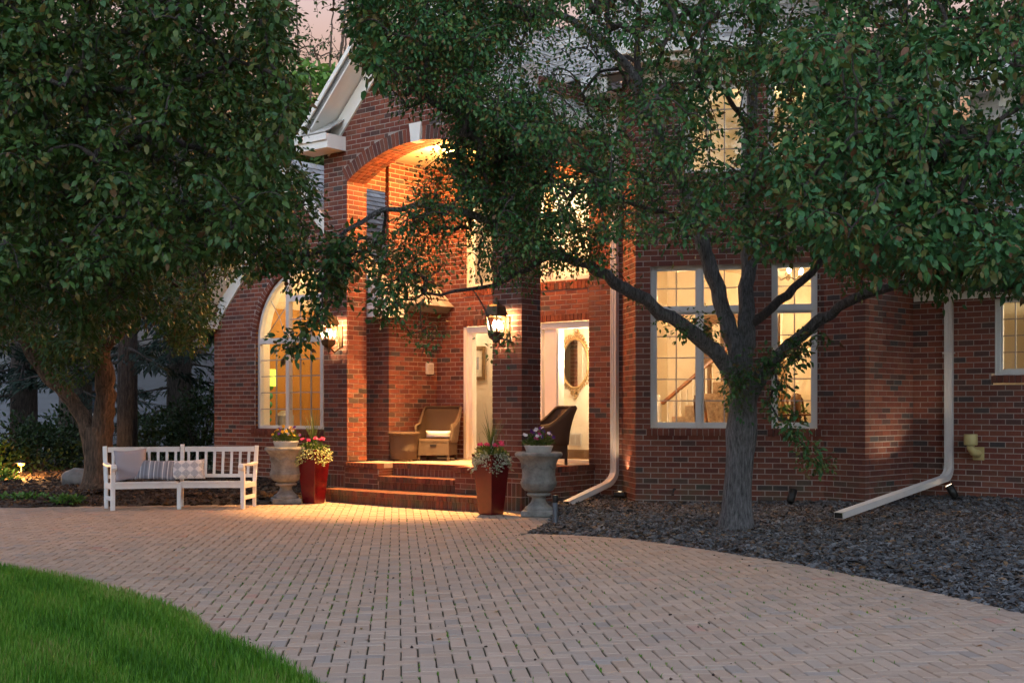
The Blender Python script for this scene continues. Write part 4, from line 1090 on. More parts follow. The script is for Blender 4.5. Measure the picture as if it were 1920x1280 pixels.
# ------------------------------------------------------------------ planting beds, chips, lawn
def edge_dist(x, y, pts):
    best = 9e9
    for p, q in zip(pts[:-1], pts[1:]):
        L2 = (q[0] - p[0]) ** 2 + (q[1] - p[1]) ** 2; t_ = max(0, min(1, ((x - p[0]) * (q[0] - p[0]) + (y - p[1]) * (q[1] - p[1])) / L2))
        best = min(best, math.hypot(x - p[0] - t_ * (q[0] - p[0]), y - p[1] - t_ * (q[1] - p[1])))
    return best
bedge_all = [(p.x, p.y) for p in BED]; lb_edge = [(p.x, p.y) for p in LBED]
def bedz(x, y): d = edge_dist(x, y, bedge_all); return -.005 + .05 * min(1, d / .35) + .034 * min(d, 6.0)
def lbedz(x, y): d = edge_dist(x, y, lb_edge); return .0 + .05 * min(1, d / .4) + .05 * min(d, 5)
def heightfield(name, poly, zf, m, step=.25, bounds=None):
    xs = [p[0] for p in poly]; ys = [p[1] for p in poly]; x0, y0 = min(xs), min(ys)
    nx, ny = int((max(xs) - x0) / step) + 2, int((max(ys) - y0) / step) + 2
    idx = {}; b = MB()
    def vid(i, j):
        if (i, j) not in idx:
            x, y = x0 + i * step, y0 + j * step; idx[(i, j)] = len(b.v); b.v.append((x, y, zf(x, y)))
        return idx[(i, j)]
    for i in range(nx):
        for j in range(ny):
            cs = [(x0 + (i + a) * step, y0 + (j + c) * step) for a, c in ((0, 0), (1, 0), (1, 1), (0, 1), (.5, .5))]
            if sum(inpoly(x, y, poly) for x, y in cs) >= 3:
                b.f.append((vid(i, j), vid(i + 1, j), vid(i + 1, j + 1), vid(i, j + 1))); b.sm.append(True); b.mi.append(0)
    return b.build(name, m)
tag(heightfield('planting_bed', bed_poly, lambda x, y: bedz(x, y) - .012, MATS['soil'], .14), kind='structure')
tag(heightfield('mulch_bed', lbed_poly, lambda x, y: lbedz(x, y) - .01, MATS['soil'], .3), kind='structure')
SL_ = [(0, (.072, .072, .076)), (.25, (.108, .108, .112)), (.45, (.050, .050, .052)), (.64, (.145, .144, .148)), (.78, (.078, .066, .058)), (.90, (.105, .080, .060)), (.965, (.19, .115, .065))]
ramp_mat('slate', SL_, 'attr', rough=.75, noise_scale=60, noise_amt=.3, bump=.4, bscale=150)
MU_ = [(0, (.040, .026, .018)), (.3, (.060, .036, .024)), (.6, (.028, .020, .016)), (.85, (.085, .050, .028)), (.95, (.13, .07, .03))]
ramp_mat('mulch', MU_, 'attr', rough=.9, noise_scale=60, noise_amt=.3)
def chips(name, P, size, flat, m, seed, label=None, cat=None, jit=.28):
    rng = np.random.default_rng(seed); n = len(P); P = np.asarray(P)
    cube = np.array([(-.5, -.5, -.5), (.5, -.5, -.5), (.5, .5, -.5), (-.5, .5, -.5), (-.5, -.5, .5), (.5, -.5, .5), (.5, .5, .5), (-.5, .5, .5)])
    V = cube[None] + rng.uniform(-jit, jit, (n, 8, 3)); V[:, 4:, :2] *= rng.uniform(.4, .9, (n, 1, 1))
    sz = size[0] + (size[1] - size[0]) * rng.random((n, 1)) ** 1.8
    V *= np.concatenate([sz * rng.uniform(.8, 1.5, (n, 1)), sz * rng.uniform(.5, 1, (n, 1)), sz * rng.uniform(*flat, (n, 1))], 1)[:, None]
    tx, ty, tz = rng.normal(0, .35, n), rng.normal(0, .35, n), rng.uniform(0, 6.28, n)
    def rot(V, a, i, j):
        c, s = np.cos(a)[:, None], np.sin(a)[:, None]; A, B_ = V[:, :, i].copy(), V[:, :, j].copy(); V[:, :, i] = A * c - B_ * s; V[:, :, j] = A * s + B_ * c
    rot(V, tx, 1, 2); rot(V, ty, 0, 2); rot(V, tz, 0, 1)
    V += P[:, None]
    F = np.array([(3, 2, 1, 0), (4, 5, 6, 7), (0, 1, 5, 4), (1, 2, 6, 5), (2, 3, 7, 6), (3, 0, 4, 7)])
    F = (F[None] + (np.arange(n) * 8)[:, None, None]).reshape(-1, 4)
    o = np_mesh(name, V.reshape(-1, 3), F, m, attr=np.repeat(rng.random(n), 6)); return tag(o, label, cat, kind='stuff')
def scatter(poly, n, zf, seed, xr=None, yr=None, u=.46):
    rng = random.Random(seed); xs = [p[0] for p in poly]; ys = [p[1] for p in poly]; res = []; k = 0
    xr = xr or (min(xs), max(xs)); yr = yr or (min(ys), max(ys))
    while len(res) < n and k < n * 60:
        k += 1; x, y = rng.uniform(*xr), rng.uniform(*yr)
        if abs(x / max(y, 1)) < u and inpoly(x, y, poly): res.append((x, y, zf(x, y)))
    return res
chips('slate_chips', scatter(bed_poly, 34000, lambda x, y: bedz(x, y) + random.uniform(-.004, .014), 5), (.015, .066), (.16, .36), MATS['slate'], 6, 'dark grey slate chips covering the bed before the brick house', 'stone chips')
chips('bark_litter', scatter(bed_poly, 5200, lambda x, y: bedz(x, y) + .018, 7), (.012, .04), (.15, .3), MATS['mulch'], 8, 'brown bark bits and dead leaves lying among the slate chips', 'litter')
chips('bark_mulch', scatter(lbed_poly, 9000, lambda x, y: lbedz(x, y) + .006, 9, yr=(17.0, 25), u=.5), (.02, .08), (.25, .5), MATS['mulch'], 10, 'dark bark mulch on the bed behind the white bench', 'mulch')
# small debris on the pavers
ndeb = []
rr_ = random.Random(3)
while len(ndeb) < 260:
    x, y = rr_.uniform(-3.5, 4), rr_.uniform(6.5, 16.5)
    if inpoly(x, y, bed_poly) or inpoly(x, y, lawn_poly): continue
    if rr_.random() < .55 and not (11 < y < 15.5 and -1 < x < 3): continue
    ndeb.append((x, y, .006))
chips('leaf_litter', ndeb, (.005, .016), (.3, .7), MATS['mulch'], 12, 'dark berries and leaf crumbs scattered over the pavers', 'litter')
# lawn
mat('lawn_soil', (.03, .045, .012), .95, var=.3, scale=3)
b = MB(); b.add([(x, y, .012) for x, y in lawn_poly], [tuple(range(len(lawn_poly)))]); tag(b.build('lawn', MATS['lawn_soil']), kind='structure')
leaf_mat('grass_blade', [(0, (.036, .120, .009)), (.3, (.075, .215, .013)), (.6, (.120, .275, .022)), (.85, (.18, .30, .04)), (1, (.30, .27, .09))], rough=.5, trans=.3)
def grass(name, P, h, wd, m, seed, lean=.5):
    rng = np.random.default_rng(seed); P = np.asarray(P); n = len(P); a = rng.uniform(0, 6.28, n); H_ = h * rng.uniform(.45, 1.25, n)
    d = np.stack([np.cos(a), np.sin(a), np.zeros(n)], 1); sd = np.stack([-np.sin(a), np.cos(a), np.zeros(n)], 1)
    ln = rng.uniform(.05, lean, n)[:, None] * H_[:, None]; W_ = wd * rng.uniform(.6, 1.2, (n, 1)); V = np.empty((n, 7, 3)); up = np.array((0, 0, 1.0))
    for k, (t, w_) in enumerate(((0, 1), (.4, .85), (.75, .55))):
        c = P + up * (H_[:, None] * t) + d * ln * t * t
        V[:, 2 * k] = c - sd * W_ * w_ / 2; V[:, 2 * k + 1] = c + sd * W_ * w_ / 2
    V[:, 6] = P + up * (H_[:, None] * .97) + d * ln * 1.1
    F = np.array([(0, 1, 3), (0, 3, 2), (2, 3, 5), (2, 5, 4), (4, 5, 6)]); F = (F[None] + (np.arange(n) * 7)[:, None, None]).reshape(-1, 3)
    patch = np.clip(.45 + .22 * np.sin(P[:, 0] * 3.1 + 1) * np.cos(P[:, 1] * 2.3) + .14 * np.sin(P[:, 0] * 9 + P[:, 1] * 7) + rng.normal(0, .24, n), 0, 1)
    H_ *= 1 + .18 * np.sin(P[:, 0] * 6.5) * np.sin(P[:, 1] * 5.1 + 2)
    return np_mesh(name, V.reshape(-1, 3), F, m, attr=np.repeat(patch, 5), smooth=True)
lp = [(x, y) for x, y in lawn_poly]
gp = scatter(lp, 95000, lambda x, y: .008, 15, xr=(-6.2, -.5), yr=(5.4, 12.4), u=.52)
tag(grass('grass', gp, .085, .006, MATS['grass_blade'], 16), 'mown green grass at the lower left beside the paved drive', 'grass', kind='stuff')
# tufts in the paver joints and weeds in the bed
wp_ = []
while len(wp_) < 2400:
    x, y = rr_.uniform(-2.5, 4), rr_.uniform(6.6, 16.5)
    if inpoly(x, y, bed_poly) or inpoly(x, y, lawn_poly): continue
    if rr_.random() > .25 + .75 * (math.sin(x * 1.7 + 1) * math.sin(y * 1.1) > .1): continue
    i_ = round(((x + .6) * ca + (y - 4.6) * sa) / PU); j_ = ((-(x + .6) * sa + (y - 4.6) * ca)) / PU; X_, Y_ = pw(i_, j_)
    for _ in range(3): wp_.append((X_ + rr_.gauss(0, .003), Y_ + rr_.gauss(0, .02), -.006))
tag(grass('joint_moss', wp_, .019, .008, MATS['grass_blade'], 18, 1.2), 'tiny green moss tufts growing in the joints of the paved drive', 'moss', kind='stuff')

fl = []
while len(fl) < 46:
    x, y = rr_.uniform(-4, 4), rr_.uniform(7, 17)
    if not inpoly(x, y, lawn_poly): fl.append((x, y, (bedz(x, y) + .03) if inpoly(x, y, bed_poly) else .006))
fl = np.array(fl); n = len(fl); rg = np.random.default_rng(8); D = rg.normal(0, 1, (n, 3)); D[:, 2] *= .1; N_ = rg.normal(0, .15, (n, 3)); N_[:, 2] += 1
tag(leaves_mesh('fallen_leaves', fl, D, N_, rg.uniform(.03, .06, n), rg.uniform(.018, .035, n), leaf_mat('fallen_leaf', [(0, (.22, .09, .03)), (.5, (.16, .12, .03)), (1, (.10, .13, .03))]), None), 'few fallen leaves lying on the drive and the slate bed', 'leaves', kind='stuff')
# ------------------------------------------------------------------ things in front of the house
def seated(px, py, z=0.0): return gnd(px, py, z)
WP = MATS['white_paint']
# --- bench: two straight halves meeting at a slight angle
def bench():
    pL, pR = gnd(208, 957.5), gnd(458, 954.0); mid = (pL + pR) / 2; ang = math.atan2(pR.y - pL.y, pR.x - pL.x); L = (pR - pL).length
    root = empty('garden_bench', mid, ang, 'white painted wooden garden bench with slatted back on the drive edge', 'bench')
    h = L / 2; bend = .13; PH_ = R(19); D = .50
    def q(x, y, z):                                   # gently curved plan: the ends splay backwards
        f = PH_ * x / h; return (x + y * math.sin(f), bend * (1 - (x / h) ** 2) + y * math.cos(f), z)
    for sx in (-1, 0, 1):
        x = sx * (h - .03); f = PH_ * x / h
        b = MB(); b.beam(q(x, .03, 0), q(x, .03, .60 if sx else .375), .06, .055, .006, up=(math.sin(f), math.cos(f), 0)); b.build('leg', WP, root)
        b = MB(); b.beam(q(x, D, 0), q(x, D + .02, .42), .055, .05, .006); b.beam(q(x, D + .018, .40), q(x, D + .11, .895 if sx else .915), .06, .045, .006); b.build('back_post', WP, root)
        b = MB(); b.beam(q(x, .05, .16), q(x, D, .16), .04, .055, .004); b.build('stretcher', WP, root)
        b = MB(); b.beam(q(x, .05, .335), q(x, D, .335), .044, .075, .004); b.build('side_rail', WP, root)
        if sx:
            b = MB(); P = [q(x, D + .06, .645), q(x, .30, .625), q(x, .06, .635), q(x, -.02, .64), q(x, -.055, .62), q(x, -.06, .59), q(x, -.03, .575)]
            for p0, p1 in zip(P[:-1], P[1:]): b.beam(p0, p1, .075, .036, .006)
            c0, c1 = Vector(q(x - .037, -.026, .605)), Vector(q(x + .037, -.026, .605)); b.tube([c0, c1], .036, 14); b.build('armrest', WP, root)
    N = 4
    for sx in (-1, 1):
        xs = [sx * (.03 + (h - .09) * k / N) for k in range(N + 1)]
        def seg(name, y, z, wd, ht):
            b = MB()
            for xa, xb in zip(xs[:-1], xs[1:]): b.beam(q(xa, y, z), q(xb, y, z), wd, ht)
            b.build(name, WP, root)
        seg('seat_apron', .03, .34, .028, .072)
        for k in range(5): seg('seat_slat', .032 + k * .098, .388 - .005 * k, .088, .022)
        seg('top_rail', D + .095, .845, .035, .075); seg('lower_back_rail', D + .03, .455, .03, .05)
        n = 8
        for k in range(n):
            x = xs[-1] + (xs[0] - xs[-1]) * (k + .55) / n
            b = MB(); b.beam(q(x, D + .03, .47), q(x, D + .09, .82), .040, .014, .002); b.build('back_slat', WP, root)
    return root, mid, ang, h
bench_o, bmid, bang, bh = bench()
def blocal(x, y, z): c, s = math.cos(bang), math.sin(bang); return Vector((bmid.x + x * c - y * s, bmid.y + x * s + y * c, z))
def pillow_mesh(wd, ht, th, n=14, sag=.03, seed=0):
    b = MB(); rng = random.Random(seed)
    grid = {}
    for side in (1, -1):
        for i in range(n + 1):
            for j in range(n + 1):
                u, v = i / n * 2 - 1, j / n * 2 - 1
                ex = (1 - abs(u) ** 3.2) * (1 - abs(v) ** 3.2); edge = 1 - .10 * (1 - abs(u * v)) * (max(abs(u), abs(v)) ** 4)
                x = u * wd / 2 * (1 - .07 * (1 - v * v) * u * u); z = v * ht / 2 * (1 - .09 * (1 - u * u) * v * v)
                y = side * th / 2 * max(0, ex) ** .55 + rng.gauss(0, .0015)
                if abs(u) < 1 and abs(v) < 1 or side == 1: grid[(side, i, j)] = len(b.v); b.v.append((x, y, z))
                else: grid[(side, i, j)] = grid[(1, i, j)]
    for side in (1, -1):
        for i in range(n):
            for j in range(n):
                q = [grid[(side, i, j)], grid[(side, i + 1, j)], grid[(side, i + 1, j + 1)], grid[(side, i, j + 1)]]
                b.f.append(tuple(q if side == -1 else q[::-1])); b.sm.append(True); b.mi.append(0)
    return b
def fabric(name, base, kind=None, c2=None):
    m, nt, b = newmat(name); L = nt.links; tc = nd(nt, 'ShaderNodeTexCoord'); sx = nd(nt, 'ShaderNodeSeparateXYZ'); L.new(tc.outputs['Object'], sx.inputs[0])
    no = nd(nt, 'ShaderNodeTexNoise', Scale=350., Detail=3.); L.new(tc.outputs['Object'], no.inputs['Vector'])
    bp = nd(nt, 'ShaderNodeBump', Strength=.25, Distance=.003); L.new(no.outputs['Fac'], bp.inputs['Height']); L.new(bp.outputs[0], b.inputs['Normal'])
    b.inputs['Roughness'].default_value = .9; b.inputs['Base Color'].default_value = (*base, 1)
    if kind == 'stripe':
        rp = nd(nt, 'ShaderNodeValToRGB'); cr = rp.color_ramp; cr.interpolation = 'CONSTANT'
        fr = nd(nt, 'ShaderNodeMath', operation='FRACT'); mu = nd(nt, 'ShaderNodeMath', operation='MULTIPLY'); mu.inputs[1].default_value = 5.2; L.new(sx.outputs['X'], mu.inputs[0]); L.new(mu.outputs[0], fr.inputs[0]); L.new(fr.outputs[0], rp.inputs['Fac'])
        st = [(0, (.20, .21, .25)), (.12, (.30, .31, .36)), (.2, (.17, .18, .22)), (.38, (.26, .27, .31)), (.5, (.72, .70, .70)), (.56, (.26, .27, .32)), (.72, (.18, .19, .23)), (.86, (.66, .65, .66)), (.92, (.22, .23, .27))]
        while len(cr.elements) < len(st): cr.elements.new(.5)
        for e, (p, c) in zip(cr.elements, st): e.position = p; e.color = (*c, 1)
        L.new(rp.outputs[0], b.inputs['Base Color'])
    if kind == 'medallion':
        # quatrefoil rings repeated every 16 cm
        def frac(o, off):
            a = nd(nt, 'ShaderNodeMath', operation='MULTIPLY_ADD'); a.inputs[1].default_value = 8.4; a.inputs[2].default_value = off; L.new(o, a.inputs[0])
            f = nd(nt, 'ShaderNodeMath', operation='FRACT'); L.new(a.outputs[0], f.inputs[0])
            s_ = nd(nt, 'ShaderNodeMath', operation='SUBTRACT'); s_.inputs[1].default_value = .5; L.new(f.outputs[0], s_.inputs[0]); return s_.outputs[0]
        fx, fz = frac(sx.outputs['X'], .5), frac(sx.outputs['Z'], .15)
        cb_ = nd(nt, 'ShaderNodeCombineXYZ'); L.new(fx, cb_.inputs[0]); L.new(fz, cb_.inputs[1])
        ln = nd(nt, 'ShaderNodeVectorMath', operation='LENGTH'); L.new(cb_.outputs[0], ln.inputs[0])
        at_ = nd(nt, 'ShaderNodeMath', operation='ARCTAN2'); L.new(fz, at_.inputs[0]); L.new(fx, at_.inputs[1])
        m4 = nd(nt, 'ShaderNodeMath', operation='MULTIPLY'); m4.inputs[1].default_value = 4; L.new(at_.outputs[0], m4.inputs[0])
        cs = nd(nt, 'ShaderNodeMath', operation='COSINE'); L.new(m4.outputs[0], cs.inputs[0])
        ad = nd(nt, 'ShaderNodeMath', operation='MULTIPLY_ADD'); ad.inputs[1].default_value = -.055; L.new(cs.outputs[0], ad.inputs[0]); L.new(ln.outputs['Value'], ad.inputs[2])
        rp = nd(nt, 'ShaderNodeValToRGB'); cr = rp.color_ramp; cr.interpolation = 'CONSTANT'; L.new(ad.outputs[0], rp.inputs['Fac'])
        g, wv = (.26, .27, .31), (.70, .67, .66); st = [(0, g), (.05, wv), (.10, g), (.17, wv), (.21, (.36, .37, .41)), (.33, wv), (.37, g), (.42, wv)]
        while len(cr.elements) < len(st): cr.elements.new(.5)
        for e, (p, c) in zip(cr.elements, st): e.position = p; e.color = (*c, 1)
        L.new(rp.outputs[0], b.inputs['Base Color'])
    return m
def pillow(name, label, x, y, z, wd, ht, th, m, lean, yaw=0, roll=0, seed=0):
    o = pillow_mesh(wd, ht, th, seed=seed).build(name, m); o.location = blocal(x, y, z); o.rotation_euler = (lean, roll, bang + yaw); return tag(o, label, 'pillow', 'pillows on the bench')
pillow('throw_pillow', 'plain grey lilac square pillow in the left corner of the bench', -bh + .22, .44, .63, .46, .46, .15, fabric('grey_cloth', (.33, .30, .33)), R(-14), R(4), R(-4), 1)
pillow('throw_pillow', 'oblong blue grey pillow with white stripes in the middle of three', -bh + .58, .40, .555, .58, .31, .14, fabric('striped_cloth', (.3, .3, .3), 'stripe'), R(-24), R(-3), R(3), 2)
pillow('throw_pillow', 'oblong white pillow with grey medallion print, rightmost of three', -bh + 1.00, .42, .555, .54, .31, .14, fabric('print_cloth', (.7, .7, .7), 'medallion'), R(-24), R(2), R(-2), 3)

# --- stone urns and red planters
mat('urn_stone', (.20, .20, .195), .9, var=.4, scale=7, bump=.8, bscale=50, col2=(.33, .325, .31))
mat('red_glaze', (.105, .004, .007), .26, var=.2, scale=5, coat=.3, bump=.04)
mat('potting_soil', (.02, .014, .01), .95, var=.3, bump=.5)
mat('pot_white', (.6, .6, .6), .5)
def urn(loc, rz, label):
    root = empty('garden_urn', loc, rz, label, 'urn', 'stone urns flanking the steps'); m = MATS['urn_stone']
    b = MB(); b.bx(-.215, .215, -.215, .215, 0, .085, bev=.012); b.build('plinth', m, root)
    b = MB(); b.lathe([(.19, .085), (.195, .10), (.18, .125), (.14, .15), (.105, .19), (.09, .235), (.10, .265), (.155, .275), (.165, .295), (.155, .315), (.11, .325)], 32); b.build('foot', m, root)
    def wob(a, z): return 1 + (.018 * math.sin(a * 12) if .36 < z < .48 else 0)
    b = MB(); b.lathe([(.0, .32), (.13, .322), (.19, .345), (.225, .39), (.242, .44), (.245, .465), (.23, .475), (.236, .49), (.228, .50), (.222, .56), (.225, .63), (.235, .70), (.262, .76), (.30, .795), (.305, .80)], 40, wob=wob); b.build('bowl', m, root)
    b = MB(); b.lathe([(.29, .79), (.312, .80), (.325, .825), (.32, .85), (.30, .862), (.27, .86), (.25, .84), (.24, .76), (.0, .76)], 40); b.build('rim', m, root)
    b = MB()
    for k in range(8):                       # garland swags round the bowl
        a0 = k * math.pi / 4; pts = []
        for t in np.linspace(0, 1, 7):
            a = a0 + t * math.pi / 4; pts.append((.232 * math.cos(a), .232 * math.sin(a), .70 - .06 * math.sin(math.pi * t)))
        b.tube(pts, .009, 6)
    b.build('garland', m, root); return root
PUL, PUR = gnd(536, 943), gnd(1010, 967)
urn(PUL, R(15), 'weathered grey stone urn of pansies beside the white bench'); urn(PUR, R(-8), 'weathered grey stone urn of pansies right of the steps')
def planter(loc, rz, label):
    root = empty('tall_planter', loc, rz, label, 'planter', 'red planters flanking the steps'); b = MB(); n = 4
    q = [(.115, .0), (.12, .01), (.185, .77), (.192, .82), (.175, .82), (.165, .74)]
    vs = [(sx * r, sy * r, z) for r, z in q for sx, sy in ((-1, -1), (1, -1), (1, 1), (-1, 1))]
    b.add(vs, [(4 * i + k, 4 * i + (k + 1) % 4, 4 * i + 4 + (k + 1) % 4, 4 * i + 4 + k) for i in range(5) for k in range(4)] + [(3, 2, 1, 0)])
    o = b.build('shell', MATS['red_glaze'], root); md = o.modifiers.new('bevel', 'BEVEL'); md.width = .008; md.segments = 2
    b = MB(); b.add([(-.17, -.17, .765), (.17, -.17, .765), (.17, .17, .765), (-.17, .17, .765)], [(0, 1, 2, 3)]); b.build('soil', MATS['potting_soil'], root); return root
PPL, PPR = gnd(588, 943), gnd(921, 964)
planter(PPL, R(-39.5 + 8), 'tall tapered red planter left of the steps'); planter(PPR, R(-39.5 - 3), 'tall tapered red planter in front of the brick column')
leaf_mat('plant_leaf', [(0, (.05, .10, .02)), (.5, (.08, .15, .03)), (1, (.12, .17, .04))]); leaf_mat('variegated_leaf', [(0, (.30, .36, .14)), (.5, (.45, .46, .24)), (1, (.16, .22, .06))])
leaf_mat('spike_leaf', [(0, (.10, .15, .05)), (1, (.17, .18, .08))])
def petals(name, P, r, m, parent, seed, np_=5, up=.6):
    rng = np.random.default_rng(seed); PP, DD, NN = [], [], []
    for p in P:
        nrm = rng.normal(0, .5, 3); nrm[1] -= .8; nrm[2] += up; nrm /= np.linalg.norm(nrm); t = np.cross(nrm, (0, 0, 1.0)); t /= np.linalg.norm(t) + 1e-6; u = np.cross(nrm, t)
        for k in range(np_):
            a = 6.283 * k / np_ + rng.random() * .3; d = t * math.cos(a) + u * math.sin(a) + nrm * .15; PP.append(p); DD.append(d); NN.append(nrm)
    PP, DD, NN = map(np.array, (PP, DD, NN)); n = len(PP)
    return leaves_mesh(name, PP, DD, NN, np.full(n, r), np.full(n, r * 1.05), m, parent, fold=.05, droop=.02)
def petal_mat(name, c): return leaf_mat(name, [(0, c), (1, tuple(min(1, q * 1.4) for q in c))], .6, .25)
PM = {k: petal_mat('petal_' + k, c) for k, c in (('purple', (.09, .02, .17)), ('yellow', (.55, .30, .02)), ('white', (.62, .58, .60)), ('pink', (.62, .07, .18)), ('magenta', (.35, .03, .14)))}
def blob_pts(n, c, r, rng, flat=1.0): v = rng.normal(0, 1, (n, 3)); v /= np.linalg.norm(v, axis=1, keepdims=True); v *= rng.random((n, 1)) ** .4; v[:, 2] = np.abs(v[:, 2]) * flat; return np.array(c) + v * r
def pansies(loc, label, seed, cols):
    rng = np.random.default_rng(seed); root = empty('pansy_plant', loc, 0, label, 'plant', 'flowers in the stone urns')
    b = MB(); b.lathe([(.16, 0), (.19, .085), (.196, .10), (.188, .105), (.17, .09), (.0, .09)], 26); b.build('inner_pot', MATS['pot_white'], root)
    P = blob_pts(420, (0, 0, .10), (.21, .21, .17), rng); D = P - np.array((0, 0, .05)); D[:, 2] += .05; N_ = rng.normal(0, .4, P.shape); N_[:, 2] += 1
    leaves_mesh('foliage', P, D, N_, rng.uniform(.03, .06, len(P)), rng.uniform(.016, .03, len(P)), MATS['plant_leaf'], root)
    st = MB()
    for i, k in enumerate(cols):
        n = 9 if i else 12; Q = blob_pts(n, (0, 0, .15), (.22, .22, .16), rng); Q[:, 2] += .04
        petals('blossom', Q, .030, PM[k], root, seed + i)
        for q in Q: st.tube([(q[0] * .5, q[1] * .5, .1), (q[0] * .9, q[1] * .9, .1 + (q[2] - .1) * .6), tuple(q)], .0025, 4)
    st.build('stems', MATS['plant_leaf'], root)
pansies(PUL + Vector((0, 0, .845)), 'yellow and purple pansies in the stone urn beside the bench', 41, ['yellow', 'purple', 'yellow', 'white'])
pansies(PUR + Vector((0, 0, .845)), 'purple and white pansies in the stone urn right of the steps', 42, ['white', 'purple', 'magenta', 'purple'])
def planting(loc, label, seed, trail_m, flip=1):
    rng = np.random.default_rng(seed); root = empty('planter_flowers', loc, 0, label, 'plant', 'flowers in the red planters')
    P = blob_pts(560, (0, 0, -.02), (.24, .24, .16), rng); D = P + rng.normal(0, .05, P.shape); D[:, 2] += .04; N_ = rng.normal(0, .5, P.shape); N_[:, 2] += 1
    leaves_mesh('foliage', P, D, N_, rng.uniform(.03, .06, len(P)), rng.uniform(.018, .03, len(P)), MATS['plant_leaf'], root)
    a = rng.uniform(-2.9, -.2, 420) if flip > 0 else rng.uniform(-3.1, -.0, 420); q = rng.random(420)
    T = np.stack([np.cos(a) * (.2 + .08 * q), np.sin(a) * (.2 + .08 * q), .04 - .26 * q ** 1.3 * (.4 + .6 * np.abs(np.sin(a * 2.3 + seed)))], 1) + rng.normal(0, .018, (420, 3))
    D = np.stack([np.cos(a), np.sin(a), -.6 + 0 * a], 1) + rng.normal(0, .4, (420, 3)); N_ = rng.normal(0, .4, T.shape); N_[:, 1] -= .8; N_[:, 2] += .6
    leaves_mesh('trailing_foliage', T, D, N_, rng.uniform(.025, .045, 420), rng.uniform(.016, .026, 420), trail_m, root)
    heads = [(.16 * math.cos(t), .16 * math.sin(t) - .04, .14 + .05 * rng.random()) for t in (-2.8, -1.9, -1.2, -.4, .6)]
    st = MB()
    for h_ in heads:
        petals('blossom', blob_pts(13, h_, (.035, .035, .03), rng), .02, PM['pink'], root, seed + 3); st.tube([(h_[0] * .4, h_[1] * .4, -.03), h_], .003, 4)
    st.build('stems', MATS['plant_leaf'], root)
    # spiky grass
    n = 44; b = MB()
    for k in range(n):
        a = rng.uniform(0, 6.28); le = rng.uniform(.35, .74); sp = rng.uniform(.05, .55); dr = rng.uniform(0, .35) * sp; pts = []
        for t in np.linspace(0, 1, 7): pts.append(Vector((math.cos(a) * sp * le * t ** 1.5, math.sin(a) * sp * le * t ** 1.5, .0 + le * (t - dr * 1.6 * t ** 3))))
        w_ = rng.uniform(.006, .011); s_ = Vector((-math.sin(a), math.cos(a), 0)); vs = []
        for i, p in enumerate(pts): ww = w_ * (1 - i / 6.2) ; vs += [p - s_ * ww, p + s_ * ww]
        b.add(vs, [(2 * i, 2 * i + 1, 2 * i + 3, 2 * i + 2) for i in range(6)], True)
    b.build('spike_leaves', MATS['spike_leaf'], root)
    b = MB()
    for sg in (-1, 1): b.tube([(0, .02, .0), (sg * .05, .02, .22), (sg * .12, .02, .34), (sg * .17, .02, .30), (sg * .15, .02, .16)], .003, 4)
    b.build('curled_tendril', MATS['spike_leaf'], root)
    b = MB(); b.box((.01, -.03, .12), (.03, .004, .30), M=Matrix.Rotation(R(5), 3, 'Y')); b.build('plant_tag', MATS['pot_white'], root)
planting(PPL + Vector((0, 0, .80)), 'pink geraniums and lime trailing leaves in the left red planter', 51, MATS['variegated_leaf'], -1)
planting(PPR + Vector((0, 0, .80)), 'pink geraniums with white-edged trailing leaves in the right red planter', 52, leaf_mat('silver_trail', [(0, (.20, .26, .14)), (.5, (.50, .50, .42)), (1, (.12, .18, .07))]), 1)

# --- wicker furniture on the porch
def wicker(name, col):
    m, nt, b = newmat(name); L = nt.links; tc = nd(nt, 'ShaderNodeTexCoord'); geo = tc.outputs['Object']
    w1 = nd(nt, 'ShaderNodeTexWave', Scale=34., Distortion=.6); w1.bands_direction = 'Z'; w1.inputs['Detail Scale'].default_value = 3; L.new(geo, w1.inputs['Vector'])
    w2 = nd(nt, 'ShaderNodeTexWave', Scale=26., Distortion=.8); w2.bands_direction = 'DIAGONAL'; L.new(geo, w2.inputs['Vector'])
    mu = nd(nt, 'ShaderNodeMath', operation='MULTIPLY'); L.new(w1.outputs['Fac'], mu.inputs[0]); L.new(w2.outputs['Fac'], mu.inputs[1])
    rp = nd(nt, 'ShaderNodeValToRGB'); L.new(mu.outputs[0], rp.inputs['Fac']); rp.color_ramp.elements[0].color = (*[c * .35 for c in col], 1); rp.color_ramp.elements[1].color = (*[c * 1.5 for c in col], 1); rp.color_ramp.elements[1].position = .8
    L.new(rp.outputs[0], b.inputs['Base Color']); b.inputs['Roughness'].default_value = .55
    bp = nd(nt, 'ShaderNodeBump', Strength=.9, Distance=.012); L.new(mu.outputs[0], bp.inputs['Height']); L.new(bp.outputs[0], b.inputs['Normal']); return m
wicker('wicker', (.13, .078, .050))
